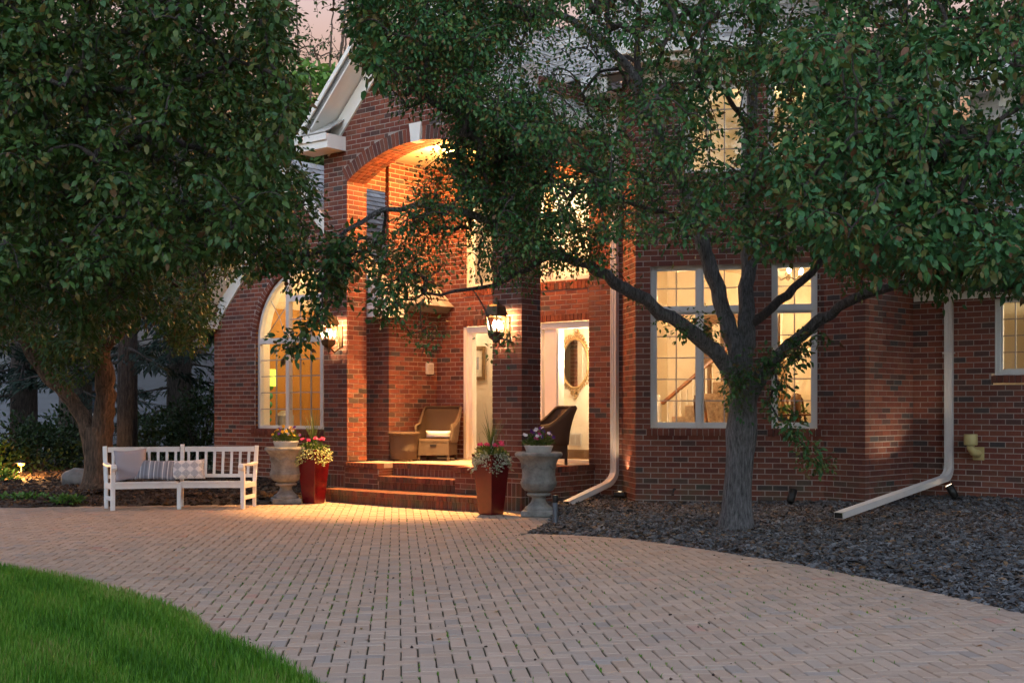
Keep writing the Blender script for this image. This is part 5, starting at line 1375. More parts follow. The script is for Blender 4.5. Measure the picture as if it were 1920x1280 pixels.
def wicker_chair(loc, rz, label):
    """armchair: front at -y; back and arms are one woven shell curving round the seat"""
    root = empty('wicker_armchair', loc, rz, label, 'armchair', 'wicker armchairs on the porch'); m = MATS['wicker']
    n = 28; vs = []; fs = []; W, D = .275, .29
    for i in range(n + 1):
        a = math.pi * (i / n); sn, cs = math.sin(a), math.cos(a)
        x = -W * (abs(cs) ** .32) * (1 if cs > 0 else -1); y = -.27 + (D + .27) * (sn ** .38)
        back = min(1, max(0, (y + .10) / (D + .02))); top = .57 + .30 * back ** 1.7; flare = .045 * back + .012
        for k in range(7):
            t = k / 6; z = .30 + (top - .30) * t; ny = (y / D if y > 0 else 0)
            vs.append((x + x / W * flare * t, y + ny * (.04 + .09 * back) * t * t, z))
    for i in range(n):
        for k in range(6): fs.append((7 * i + k, 7 * i + 7 + k, 7 * i + 8 + k, 7 * i + 1 + k))
    b = MB(); b.add(vs, fs, True); o = b.build('back_shell', m, root); md = o.modifiers.new('solid', 'SOLIDIFY'); md.thickness = .035
    b = MB(); b.tube([Vector(vs[7 * i + 6]) for i in range(n + 1)], .021, 8); b.build('rolled_rim', m, root)
    b = MB(); b.box((0, -.0, .315), (.52, .55, .07), bev=.02); b.build('seat', m, root)
    b = MB(); b.bx(-.255, .255, -.285, -.255, .09, .29); b.bx(-.255, -.225, -.255, .26, .09, .29); b.bx(.225, .255, -.255, .26, .09, .29); b.bx(-.225, .225, .24, .26, .09, .29)
    b.build('skirt', m, root)
    b = MB(); b.bx(-.05, .05, -.29, -.284, .235, .265); b.build('hand_slot', mat('slot_dark', (.01, .008, .007)), root)
    for sx in (-1, 1):
        for sy in (-.26, .25):
            b = MB(); b.beam((sx * .24, sy, 0), (sx * .24, sy, .30), .04, .04, .006); b.build('leg', m, root)
    return root
cp = HW(-2.92, 1.42, ZF); wicker_chair(cp, R(-12), 'brown wicker armchair by the door, facing the steps')
cp2 = HW(-.60, 1.30, ZF); wicker_chair(cp2, R(-72), 'brown wicker armchair seen from its side behind the brick column')
cu = pillow_mesh(.46, .14, .20, seed=9); co = cu.build('seat_cushion', fabric('white_cloth', (.68, .64, .60))); co.location = cp + Vector((.02, -.02, .415)); co.rotation_euler = (R(80) * 0, 0, R(-12)); tag(co, 'rolled white cushion on the wicker armchair by the door', 'cushion')
op = HW(-3.17, .88, ZF); root = empty('wicker_ottoman', op, 0, 'round brown wicker ottoman left of the armchair', 'ottoman')
b = MB(); b.lathe([(.19, .02), (.215, .03), (.225, .2), (.24, .40), (.245, .425)], 32); b.build('body', MATS['wicker'], root)
b = MB(); b.lathe([(.245, .42), (.262, .43), (.265, .45), (.25, .465), (.0, .468)], 32); b.build('lid', MATS['wicker'], root)
for k in range(4): b = MB(); a = k * math.pi / 2 + .6; b.lathe([(.0, 0), (.018, 0), (.018, .03), (.0, .03)], 8, (.18 * math.cos(a), .18 * math.sin(a), 0)); b.build('foot', MATS['wicker'], root)
# ------------------------------------------------------------------ fixtures
mat('black_metal', (.03, .028, .026), .45, .6, var=.2); mat('bronze', (.10, .065, .035), .5, .7, var=.2)
mat('aluminium', (.62, .58, .55), .42, .0, var=.06, scale=3); mat('pvc_yellow', (.50, .40, .17), .55, var=.08)
emis('bulb', (1, .80, .50), 220.0); emis('lens_glow', (1, .75, .45), 6.0); glassmat('lantern_glass', (1, .97, .90))
def lamp(name, loc, power, col=(1, .62, .28), r=.06, parent=None, spot=None, aim=None, blend=.6):
    ld = bpy.data.lights.new(name, 'SPOT' if spot else 'POINT'); ld.energy = power * K; ld.color = col; ld.shadow_soft_size = r
    if spot: ld.spot_size = R(spot); ld.spot_blend = blend
    o = bpy.data.objects.new(name, ld); C.objects.link(o); o.location = loc
    if aim is not None: o.rotation_euler = (Vector(aim) - Vector(loc)).to_track_quat('-Z', 'Y').to_euler()
    if parent: o.parent = parent
    return o
LANT_W = 240.0
def lantern(px, py, label):
    t = -.26; s = pxs(px, t); z = pyz(py, s, t); root = empty('wall_lantern', HW(s, t, z), -TH, label, 'lantern', 'lanterns on the porch columns'); m = MATS['bronze']
    w0, w1, h = .072, .098, .24                 # glass cage widens upward
    b = MB()
    for sx in (-1, 1):
        for sy in (-1, 1): b.beam((sx * w0, sy * w0, -h / 2), (sx * w1, sy * w1, h / 2), .016, .016)
    for (q, z_) in ((w0, -h / 2), (w1, h / 2)):
        for sg in (-1, 1): b.beam((-q, sg * q, z_), (q, sg * q, z_), .02, .02); b.beam((sg * q, -q, z_), (sg * q, q, z_), .02, .02)
    b.build('cage', m, root)
    b = MB(); q = w1 + .025
    b.add([(x * r_, y * r_, z_) for r_, z_ in ((q, h / 2 + .01), (.09, h / 2 + .13), (.05, h / 2 + .16)) for x, y in ((-1, -1), (1, -1), (1, 1), (-1, 1))], [(4 * i + k, 4 * i + (k + 1) % 4, 4 * i + 4 + (k + 1) % 4, 4 * i + 4 + k) for i in range(2) for k in range(4)] + [(3, 2, 1, 0), (8, 9, 10, 11)])
    b.lathe([(.045, .0), (.05, .03), (.02, .06), (.025, .08), (.0, .11)], 12, (0, 0, h / 2 + .16)); b.build('roof_cap', m, root)
    b = MB(); b.add([(x * r_, y * r_, z_) for r_, z_ in ((w0 + .012, -h / 2 - .008), (.07, -h / 2 - .07), (.03, -h / 2 - .11)) for x, y in ((-1, -1), (1, -1), (1, 1), (-1, 1))], [(4 * i + 4 + k, 4 * i + 4 + (k + 1) % 4, 4 * i + (k + 1) % 4, 4 * i + k) for i in range(2) for k in range(4)] + [(0, 1, 2, 3)])
    b.lathe([(.03, .0), (.035, -.02), (.012, -.05), (.02, -.07), (.0, -.09)], 12, (0, 0, -h / 2 - .11)); b.build('base', m, root)
    b = MB(); b.bx(-.05, .05, .235, .258, -.22, .12, bev=.01); b.tube([(0, .24, -.05), (0, .22, -.24), (0, .12, -.30), (0, .03, -.22)], .016, 8); b.build('bracket', m, root)
    for (dx, dy) in ((0, -1), (0, 1), (-1, 0), (1, 0)):
        p0, p1 = w0 - .004, w1 - .004; g = MB()
        if dx == 0: g.add([(-p0, dy * p0, -h / 2), (p0, dy * p0, -h / 2), (p1, dy * p1, h / 2), (-p1, dy * p1, h / 2)], [(0, 1, 2, 3)])
        else: g.add([(dx * p0, -p0, -h / 2), (dx * p0, p0, -h / 2), (dx * p1, p1, h / 2), (dx * p1, -p1, h / 2)], [(0, 1, 2, 3)])
        g.build('glass_pane', MATS['lantern_glass'], root)
    for (cx, cy) in ((-.028, 0), (.028, .02), (0, -.03)):
        b = MB(); b.tube([(cx, cy, -h / 2), (cx, cy, -.05)], .010, 8); b.build('candle_tube', MATS['pot_white'], root)
        b = MB(); b.lathe([(.0, -.05), (.016, -.045), (.026, -.01), (.018, .035), (.0, .06)], 10, (cx, cy, 0)); b.build('light_bulb', MATS['bulb'], root)
    lamp('lantern_light', (0, -.01, .02), LANT_W, (1, .66, .34), .035, root)
    return root
lantern(616, 624, 'lit lantern on the left brick column of the porch'); lantern(930, 608, 'lit lantern on the brick column right of the steps')
# intercom box on the cheek wall
t_ = pxt(803, WR); z_ = pyz(691, WR, t_); o = MB(); o.bx(0, .05, -.075, .075, -.095, .095, bev=.008)
root = empty('doorbell_speaker', HW(WR + .008, t_, z_), -TH, 'small pale speaker box on the porch wall', 'speaker box'); o.build('case', MATS['pot_white'], root)
b = MB(); [b.bx(.05, .053, -.055, .055, -.075 + k * .022, -.065 + k * .022) for k in range(7)]; b.build('grille', mat('speaker_grille', (.35, .30, .25)), root)
# downspouts
def rect_pipe(mb, path, wd, dp, ups):
    P = [Vector(p) for p in path]; vs = []; fs = []; ring = []
    for k in range(12):                          # ribbed rectangular profile
        pass
    prof = [(-.5, -.5), (-.3, -.5), (-.25, -.42), (-.1, -.42), (-.05, -.5), (.05, -.5), (.1, -.42), (.25, -.42), (.3, -.5), (.5, -.5), (.5, .5), (-.5, .5)]
    n = len(prof)
    for i, p in enumerate(P):
        t = (P[min(i + 1, len(P) - 1)] - P[max(i - 1, 0)]).normalized(); up = Vector(ups[i]); x = t.cross(up).normalized(); y = x.cross(t).normalized()
        for (a, c) in prof: vs.append(p + x * (a * wd) + y * (-c * dp))
    for i in range(len(P) - 1):
        for k in range(n): fs.append((i * n + k, i * n + (k + 1) % n, i * n + n + (k + 1) % n, i * n + n + k))
    mb.add(vs, fs); return mb
def downspout(s, t, ztop, zbend, end, label, nrm, wd=.105, dp=.08):
    base = HW(s, t, 0); root = empty('downspout', (base.x, base.y, end[2] - .05), 0, label, 'downspout', 'white downspouts on the brick walls'); off = Vector((base.x, base.y, end[2] - .05)); m = MATS['aluminium']
    nw = E1 * nrm[0] + E2 * nrm[1]
    A = HW(s, t, ztop) - off; B_ = HW(s, t, zbend) - off; Ee = Vector(end) - off; dirv = (Ee - B_).normalized(); K = B_ + dirv * .22 + Vector((0, 0, -.04))
    b = MB(); rect_pipe(b, [A, B_ + Vector((0, 0, .10))], wd, dp, [nw, nw]); b.build('pipe', m, root)
    b = MB(); pts = []; ups = []
    for k in range(6):
        q = k / 5; p = (B_ + Vector((0, 0, .11))) * (1 - q) ** 2 + (B_ - Vector((0, 0, .02))) * 2 * q * (1 - q) + K * q * q; pts.append(p); ups.append(nw * (1 - q) + Vector((0, 0, 1)) * q)
    rect_pipe(b, pts, wd * 1.05, dp * 1.05, ups); b.build('elbow', m, root)
    b = MB(); rect_pipe(b, [K - dirv * .03, Ee], wd * .97, dp * .97, [(0, 0, 1), (0, 0, 1)]); b.build('extension', m, root)
    b = MB(); x_ = dirv.cross(Vector((0, 0, 1))).normalized(); y_ = x_.cross(dirv); q_ = Ee + dirv * .002; b.add([q_ + x_ * (sx * wd * .42) + y_ * (sy * dp * .36) for sx, sy in ((-1, -1), (1, -1), (1, 1), (-1, 1))], [(0, 1, 2, 3)]); b.build('mouth_shade', MATS['black_metal'], root)  # flat black face painting the shade inside the open pipe end
    b = MB(); b.box(A.lerp(B_, .35), (.14, .14, .02), rz=-TH); b.build('strap', m, root)
dsA = at(1059, 946, 17.6); dsA.z = max(.09, bedz(dsA.x, dsA.y) + .05)
downspout(hs - .10, PT - .055, 6.1, .42, gnd(1062, 944, .10), 'white downspout by the porch with its foot running left over the bed', (0, -1))
sB_ = pxs(1779, rt - .06); downspout(sB_, rt - .055, 3.1, .55, gnd(1572, 966, .25), 'white downspout in the dark corner with long foot over the slate bed', (0, -1))
# yellowish vent on the right wall
vs_ = pxs(1823, rt - .1); vz = pyz(832, vs_, rt - .1); root = empty('dryer_vent', HW(vs_, rt, vz - .1), -TH, 'yellowed plastic vent elbow on the right brick wall', 'vent'); m = MATS['pvc_yellow']
b = MB(); b.bx(-.02, .13, -.025, -.002, -.12, .06, bev=.006); b.build('flange', m, root)
b = MB(); b.tube([(.05, -.01, -.03), (.05, -.08, -.03), (.03, -.14, -.01), (0, -.16, .05), (0, -.16, .1)], .052, 14); b.build('elbow', m, root)
b = MB(); b.lathe([(.055, .08), (.085, .085), (.09, .10), (.09, .225), (.085, .235), (.0, .235)], 22, (0, -.16, 0)); b.build('cup', m, root)
# landscape spots
def spot(px, py, z, aim, label, power=0, kind='can', flood=100, rz=0.0, col=(1, .66, .36)):
    p = gnd(px, py, z); root = empty('landscape_light', p, rz, label, 'spotlight', 'landscape lights in the beds'); m = MATS['black_metal']; d = (Vector(aim) - (p + Vector((0, 0, .1)))).normalized()
    b = MB(); b.tube([(0, 0, -.05), (0, 0, .07)], .012, 8); b.build('stake', m, root); c = Vector((0, 0, .1))
    b = MB()
    if kind == 'can': b.tube([c - d * .09, c - d * .07, c + d * .10], [.03, .05, .055], 16, cap=True, smooth=True)
    else:
        up = Vector((0, 0, 1)); x = d.cross(up).normalized(); y = x.cross(d); b.box(c, (.17, .07, .13), M=Matrix((x, d, y)).transposed(), bev=.012)
    b.build('housing', m, root)
    q = c + d * (.103 if kind == 'can' else .04); x = d.cross(Vector((0, 0, 1))).normalized(); y = x.cross(d); r_ = .045
    b = MB(); b.add([q + x * (r_ * math.cos(a)) + y * (r_ * math.sin(a)) for a in np.linspace(0, 6.283, 13)[:-1]], [tuple(range(12))]); b.build('lens', MATS['lens_glow'] if power else MATS['window_glass'], root)
    if power: lamp('landscape_beam', p + c + d * .34, power, col, .04, None, flood, aim)
    return root
FLA = HW(hs - .5, PT - .05, 2.3)
spot(1163, 940, .10, HW(hs + .15, PT - .05, 1.6), 'lit box floodlight beside the white downspout', 14, 'box', 110)
spot(1262, 940, .13, at(1330, 700, 17.6), 'black can spotlight under the left bay window', 0)
spot(1484, 945, .17, at(1540, 700, 17.3), 'black can spotlight right of the tree trunk', 0)
spot(1786, 936, .24, HW(D_.x, D_.y + .25, 2.2), 'lit can spotlight behind the long white downspout foot', 30, 'can', 115, col=(1, .80, .55))
p = gnd(1041, 980, .03); root = empty('bollard_light', p, 0, 'short dark bollard light with black cap beside the urn', 'bollard'); b = MB(); b.lathe([(.032, -.03), (.032, .26), (.03, .262)], 16); b.build('post', mat('grey_metal', (.10, .11, .13), .5, .5), root)
b = MB(); b.lathe([(.036, .255), (.038, .26), (.038, .335), (.034, .345), (.0, .347)], 16); b.build('cap', MATS['black_metal'], root)
# ------------------------------------------------------------------ left garden
glow = at(40, 868, 22.0); root = empty('path_light', (glow.x, glow.y, .3), 0, 'glowing path light among the shrubs at the left edge', 'path light'); zz = glow.z - .3
b = MB(); b.tube([(0, 0, -.1), (0, 0, zz)], .012, 8); b.build('stem', MATS['black_metal'], root); b = MB(); b.lathe([(.0, .06), (.10, .02), (.11, .0), (.0, .03)], 18, (0, 0, zz)); b.build('hood', MATS['black_metal'], root)
b = MB(); b.lathe([(.0, -.05), (.05, -.035), (.06, .0), (.0, .02)], 12, (0, 0, zz)); b.build('light_bulb', emis('path_bulb', (1, .36, .05), 9), root); lamp('path_glow', (glow.x, glow.y - .12, glow.z - .06), 130, (1, .46, .12), .04)
bp_ = at(146, 905, 21.0); b = MB(); bm = bmesh.new(); bmesh.ops.create_icosphere(bm, subdivisions=3, radius=1)
for v in bm.verts: f = 1 + .22 * mnoise.noise(v.co * 1.7); v.co = Vector((v.co.x * .27 * f, v.co.y * .2 * f, v.co.z * .19 * f + .08))
me = bpy.data.meshes.new('boulder'); bm.to_mesh(me); bm.free(); me.polygons.foreach_set('use_smooth', [True] * len(me.polygons)); me.materials.append(mat('boulder_stone', (.16, .15, .14), .9, var=.3, scale=6, bump=.6)); o = link(bpy.data.objects.new('boulder', me)); o.location = (bp_.x, bp_.y, lbedz(bp_.x, bp_.y)); tag(o, 'rounded grey boulder left of the forked tree trunk', 'boulder')
q = gnd(166, 914, .2); root = empty('marker_post', q, 0, 'thin white marker post between boulder and tree trunk', 'post'); b = MB(); b.lathe([(.022, -.05), (.022, .22), (.0, .225)], 10); b.build('shaft', MATS['white_paint'], root); b = MB(); b.lathe([(.03, .22), (.035, .235), (.0, .26)], 10); b.build('cap', MATS['black_metal'], root)
def clump(name, label, loc, r, n, ll, lm, seed, cat='shrub', group=None):
    rng = np.random.default_rng(seed); root = empty(name, loc, 0, label, cat, group); v = rng.normal(0, 1, (n, 3)); v /= np.linalg.norm(v, axis=1, keepdims=True)
    v *= rng.uniform(.55, 1.0, (n, 1)) * (1 + .25 * np.sin(v[:, :1] * 5 + seed) * np.cos(v[:, 1:2] * 4)); v[:, 2] = np.abs(v[:, 2]); P = v * np.array(r); D = v + rng.normal(0, .5, v.shape); D[:, 2] += .2; N_ = rng.normal(0, .4, v.shape); N_[:, 2] += 1
    ln = ll * rng.uniform(.6, 1.3, n); leaves_mesh('foliage', P, D, N_, ln, ln * .5, MATS[lm], root)
    b = MB()
    for k in range(9): a = rng.uniform(0, 6.28); b.tube([(0, 0, -.05), (r[0] * .3 * math.cos(a), r[1] * .3 * math.sin(a), r[2] * .4), (r[0] * .7 * math.cos(a), r[1] * .7 * math.sin(a), r[2] * .75)], [.02, .014, .006], 5)
    b.build('stems', MATS['bark_dark'], root); return root
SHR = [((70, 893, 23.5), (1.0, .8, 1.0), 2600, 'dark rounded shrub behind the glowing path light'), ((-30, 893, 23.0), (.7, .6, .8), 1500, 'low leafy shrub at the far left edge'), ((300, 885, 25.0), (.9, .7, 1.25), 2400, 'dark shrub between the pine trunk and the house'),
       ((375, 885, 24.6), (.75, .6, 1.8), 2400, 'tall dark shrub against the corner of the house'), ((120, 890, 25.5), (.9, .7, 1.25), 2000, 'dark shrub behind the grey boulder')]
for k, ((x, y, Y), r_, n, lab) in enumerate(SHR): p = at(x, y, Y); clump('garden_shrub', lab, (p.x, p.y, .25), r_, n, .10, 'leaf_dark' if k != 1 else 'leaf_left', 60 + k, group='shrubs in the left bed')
for k, (x, y, lab) in enumerate(((125, 942, 'small green weed clump in the mulch near the drive'), (45, 938, 'low green ground cover strip at the left of the mulch'))):
    p = gnd(x, y, .05); clump('ground_plant', lab, p, (.28 if k == 0 else .5, .16, .10), 260, .07, 'leaf_bright', 80 + k, 'plant')
p = at(-2, 900, 21.4); clump('ground_plant', 'yellow-lit low foliage beside the glowing path light', (p.x, p.y, .22), (.30, .25, .20), 300, .08, 'leaf_bright', 83, 'plant')
# conifers
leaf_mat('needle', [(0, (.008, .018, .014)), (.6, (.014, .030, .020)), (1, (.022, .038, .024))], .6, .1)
def conifer(base, h, r, tr, label, seed, z0=1.4, nb=70, bmat='bark_dark'):
    rng = np.random.default_rng(seed); root = empty('spruce_tree', base, 0, label, 'tree', 'conifers behind the bench'); b = MB(); b.tube([(0, 0, -.3), (.02, 0, h * .3), (0, .03, h * .65), (0, 0, h)], [tr * 1.15, tr, tr * .6, .02], 12); b.build('trunk', MATS[bmat], root)
    br = MB(); PP, DD = [], []
    for k in range(nb):
        t = rng.random() ** .8; z = z0 + (h - z0) * t; L = r * (1 - t) ** .8 * rng.uniform(.75, 1.1) + .2; a = rng.uniform(0, 6.283); pts = [Vector((math.cos(a) * L * q, math.sin(a) * L * q, z - .28 * L * q ** 1.4 + .10 * L * q ** 3)) for q in (0, .35, .7, 1)]
        br.tube(pts, [.03 * (1 - t) + .008, .016, .01, .004], 5, cap=False); S = np.array([tuple(p) for p in pts]); m = int(60 * L)
        q = rng.uniform(.1, 1.02, m) * 3; i0 = np.minimum(q.astype(int), 2); P = S[i0] + (S[i0 + 1] - S[i0]) * (q - i0)[:, None]; side = np.array((-math.sin(a), math.cos(a), 0)) * rng.choice((-1, 1), m)[:, None]
        ext = rng.uniform(0, .32, (m, 1)) * min(1, L); P = P + side * ext * (1 - q[:, None] / 4) + rng.normal(0, .03, (m, 3)); P[:, 2] -= ext[:, 0] * .45; D = side * .7 + np.array((math.cos(a), math.sin(a), -.55)) + rng.normal(0, .3, (m, 3)); PP.append(P); DD.append(D)
    br.build('branches', MATS['bark_dark'], root); P, D = np.concatenate(PP), np.concatenate(DD); n = len(P); N_ = rng.normal(0, .5, (n, 3)); N_[:, 2] += 1
    leaves_mesh('crown', P, D, N_, rng.uniform(.12, .26, n), rng.uniform(.02, .05, n), MATS['needle'], root)
def gb(px, Y, z=.2): return Vector(((px - 960) / FPX * Y, Y, z))
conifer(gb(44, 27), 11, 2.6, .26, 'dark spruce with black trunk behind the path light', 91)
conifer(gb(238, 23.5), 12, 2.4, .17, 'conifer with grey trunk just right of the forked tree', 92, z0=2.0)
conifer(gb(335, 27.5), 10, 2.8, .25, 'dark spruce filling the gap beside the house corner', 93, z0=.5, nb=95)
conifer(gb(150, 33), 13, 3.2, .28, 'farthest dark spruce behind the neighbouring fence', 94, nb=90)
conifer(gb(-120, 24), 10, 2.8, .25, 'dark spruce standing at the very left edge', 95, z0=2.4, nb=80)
# trees behind the roof
def far_tree(base, h, w_, n, label, lm, seed, sparse=False):
    rng = np.random.default_rng(seed); bo = Vector(base); limbs = [([bo, bo + Vector((.1, 0, h * .3)), bo + Vector((0, .1, h * .55))], .22, .12)]
    for k in range(5): a = rng.uniform(0, 6.28); limbs.append(([bo + Vector((0, .05, h * .4)), bo + Vector((math.cos(a) * w_ * .3, math.sin(a) * w_ * .3, h * .65)), bo + Vector((math.cos(a) * w_ * .45, math.sin(a) * w_ * .45, h * .9))], .09, .02))
    A = rng.normal(0, 1, (n, 3)); A /= np.linalg.norm(A, axis=1, keepdims=True); A *= rng.random((n, 1)) ** .4; A = A * np.array((w_ / 2, w_ / 2, h * .36)) + np.array((bo.x, bo.y, bo.z + h * .66))
    tree('background_tree', label, base, limbs, A, 9 if sparse else 46, .30 if not sparse else .16, lm, 'bark_dark', group='trees behind the roof', seed=seed, bare=.3, twig=.008)
far_tree(gb(575, 34, 0), 10.9, 4.4, 330, 'bright green tree behind the left slope of the porch gable', 'leaf_bright', 101)
far_tree(gb(430, 31, 0), 9.8, 5.0, 330, 'dark green tree behind the left wing roof', 'leaf_left', 102)
far_tree(gb(585, 46, 0), 20, 6, 420, 'thin twiggy tree against the pink evening sky', 'leaf_dark', 103, True)
far_tree(gb(120, 38, 0), 13, 7, 330, 'dark green tree behind the neighbouring house', 'leaf_dark', 104)
# iron fence and neighbouring house
fy = 29.5; root = empty('iron_fence', gb(60, fy, 0), R(2), 'black iron picket fence behind the left bed', 'fence')
for k in range(74): b = MB(); b.bx(k * .11 - .009, k * .11 + .009, -.009, .009, -.1, .92); b.build('picket', MATS['black_metal'], root)
for z_ in (.12, .80, .90): b = MB(); b.bx(-.05, 8.1, -.014, .014, z_, z_ + .03); b.build('rail', MATS['black_metal'], root)
for x in (-.05, 2.7, 5.4, 8.1): b = MB(); b.bx(x - .03, x + .03, -.03, .03, -.1, 1.02); b.build('post', MATS['black_metal'], root)
ny = 42.0; root = empty('neighbour_house', gb(-150, ny, 0), R(3), 'pale sided neighbouring house glimpsed behind the trees at left', 'house'); mat('pale_siding', (.10, .115, .15), .7, var=.05)
for k in range(17): b = MB(); b.add([(-3, -.02, .2 + k * .2), (9.5, -.02, .2 + k * .2), (9.5, 0, .405 + k * .2), (-3, 0, .405 + k * .2)], [(0, 1, 2, 3)]); b.build('siding_board', MATS['pale_siding'], root)
b = MB(); b.bx(-3, 9.5, .02, 5, 0, 3.6); b.build('wall', MATS['pale_siding'], root); b = MB(); b.add([(-3.4, -.5, 3.5), (9.9, -.5, 3.5), (9.9, 2.6, 5.6), (-3.4, 2.6, 5.6), (9.9, 5.6, 3.5), (-3.4, 5.6, 3.5)], [(0, 1, 2, 3), (3, 2, 4, 5)]); b.build('roof', MATS['roof_deck'], root)
for x in (1.0, 5.0):
    b = MB(); b.bx(x, x + 1.1, -.05, .02, 1.2, 2.7); w_ = b.build('window', MATS['white_trim'], root); b = MB(); b.bx(x + .08, x + 1.02, -.06, -.05, 1.28, 2.62); b.build('pane', mat('dark_pane', (.03, .04, .06), .1), w_)
# ------------------------------------------------------------------ interiors seen through the windows (house coordinates)
CR, AM, CE, FL = MATS['cream_wall'], MATS['amber_wall'], MATS['ceiling'], MATS['wood_floor']
def ibox(name, m, *a): b = MB(); b.bx(*a); return b.build(name, m, house)
# foyer, two storeys
ibox('room_wall', CR, -4.30, -.90, 3.25, 3.33, ZF, 6.0); ibox('room_wall', CR, -4.38, -4.30, 2.12, 3.33, ZF, 6.0)
ibox('room_wall', CR, -.98, -.90, 3.33, 5.2, ZF, 6.2); ibox('room_floor', FL, -4.38, 2.3, 2.12, 5.3, ZF - .1, ZF - .003); ibox('room_floor', FL, 2.3, 4.0, 2.65, 5.3, ZF - .1, ZF - .004); ibox('room_ceiling', CE, -4.38, .62, 2.12, 5.3, 5.95, 6.02)
ibox('baseboard', mat('dark_wood', (.16, .085, .04), .4), -4.3, -.90, 3.235, 3.25, ZF, ZF + .16)
# living / dining room behind the bay
ibox('room_wall', CR, -.98, 4.1, 5.2, 5.28, ZF, 6.2); ibox('room_wall', CR, 4.02, 4.08, 2.6, 5.3, ZF, 6.2)
b = MB(); P = [Vector((.56, 2.13)), Vector((.56, PT + .12)), G - bayn * .12, F_ - bayn * .14, D_ - Vector((.08, -.14)), Vector((4.0, 2.8)), Vector((4.0, 5.2)), Vector((.56, 5.2))]
for z_ in (3.72, 3.98): b.add([(p.x, p.y, z_) for p in P], [tuple(range(len(P)))])
b.build('room_ceiling', CE, house)
b = MB(); b.add([(p.x, p.y, 6.2) for p in P], [tuple(range(len(P)))]); b.build('room_ceiling', CE, house)
b = MB(); b.add([(p.x, p.y, ZF) for p in P[1:5]] + [(3.98, 2.7, ZF), (.56, 2.7, ZF)], [(0, 1, 2, 3, 4, 5)]); b.build('room_floor', FL, house)
ibox('room_wall', CR, .54, .60, 2.1, 5.3, 3.75, 6.2)
# left wing room
rf = lambda q: 3.16 + min(wr - q, q - wl) - .30
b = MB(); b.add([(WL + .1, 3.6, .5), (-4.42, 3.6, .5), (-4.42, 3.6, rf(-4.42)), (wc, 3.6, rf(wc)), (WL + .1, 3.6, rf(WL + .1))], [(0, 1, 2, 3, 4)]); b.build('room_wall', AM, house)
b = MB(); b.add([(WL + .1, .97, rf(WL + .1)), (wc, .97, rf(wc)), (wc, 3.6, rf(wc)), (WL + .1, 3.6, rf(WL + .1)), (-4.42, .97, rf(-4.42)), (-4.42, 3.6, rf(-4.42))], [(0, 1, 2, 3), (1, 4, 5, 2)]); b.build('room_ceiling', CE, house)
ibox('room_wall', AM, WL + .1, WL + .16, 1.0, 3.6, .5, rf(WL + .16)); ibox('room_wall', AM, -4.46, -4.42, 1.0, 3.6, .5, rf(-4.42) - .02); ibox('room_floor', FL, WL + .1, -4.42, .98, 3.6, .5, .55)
b = MB(); n = 24; r0 = awr - .02                     # splayed cream reveal inside the half-round opening
pr_ = [(awc - r0, awb), (awc - r0, aws)] + [(awc + r0 * math.cos(a), aws + r0 * math.sin(a)) for a in np.linspace(math.pi, 0, n)] + [(awc + r0, aws), (awc + r0, awb)]
vs = [(x, y, z) for (x, z) in pr_ for y in (WT + .16, WT + .31)]; b.add(vs, [(2 * i, 2 * i + 1, 2 * i + 3, 2 * i + 2) for i in range(len(pr_) - 1)]); b.build('window_reveal', CR, house)
b = MB(); b.bx(awc - r0, awc + r0, WT + .16, WT + .31, awb - .02, awb + .005); b.build('window_stool', MATS['white_trim'], house)
# right wing room
ibox('room_wall', CR, E_.x + .2, E_.x + 4, rt + 1.9, rt + 2.0, ZF, 3.1); ibox('room_floor', FL, E_.x + .2, E_.x + 4, rt + .12, rt + 1.9, ZF - .05, ZF); ibox('room_ceiling', CE, E_.x + .2, E_.x + 4, rt + .12, rt + 1.9, 3.0, 3.05); ibox('room_wall', CR, E_.x + .16, E_.x + .2, rt + .12, rt + 2, ZF, 3.1); ibox('room_wall', CR, E_.x + 3.9, E_.x + 4, rt + .12, rt + 2, ZF, 3.1)
def hthing(name, s, t, z, label, cat, rz=0.0, group=None): return empty(name, HW(s, t, z), -TH + rz, label, cat, group)
# --- picture, mirror, register on the foyer wall
s_ = pxs(893, 3.24); z_ = pyz(681, s_, 3.24); root = hthing('framed_picture', s_, 3.235, z_, 'framed landscape print on the foyer wall behind the door glass', 'picture')
gold = mat('gilt_wood', (.20, .12, .05), .4, .2, var=.3, scale=14); b = MB(); w_, h_ = .22, .30
b.bx(-w_, w_, -.03, 0, -h_, -h_ + .06); b.bx(-w_, w_, -.03, 0, h_ - .06, h_); b.bx(-w_, -w_ + .06, -.03, 0, -h_ + .06, h_ - .06); b.bx(w_ - .06, w_, -.03, 0, -h_ + .06, h_ - .06); b.build('frame', gold, root)
b = MB(); b.bx(-w_ + .06, w_ - .06, -.012, -.004, -h_ + .06, h_ - .06); b.build('mat_board', mat('mat_board', (.66, .60, .50)), root)
b = MB(); b.bx(-.08, .08, -.016, -.012, -.11, .11); b.build('print', mat('print_grey', (.30, .30, .32), .8, var=.6, scale=14), root)
s_ = pxs(1080, 3.24); z_ = pyz(681, s_, 3.24); root = hthing('oval_mirror', s_, 3.235, z_, 'oval mirror in an ornate gilt frame on the foyer wall', 'mirror'); a_, b_ = .27, .40
gm = mat('pale_gilt', (.42, .27, .13), .45, .3, var=.35, scale=25, bump=.5, bscale=60)
b = MB(); b.tube([((a_ + .012) * math.cos(t), -.03, (b_ + .012) * math.sin(t)) for t in np.linspace(0, 6.2832, 49)], .022, 8, cap=False); b.build('frame', gm, root)
b = MB()
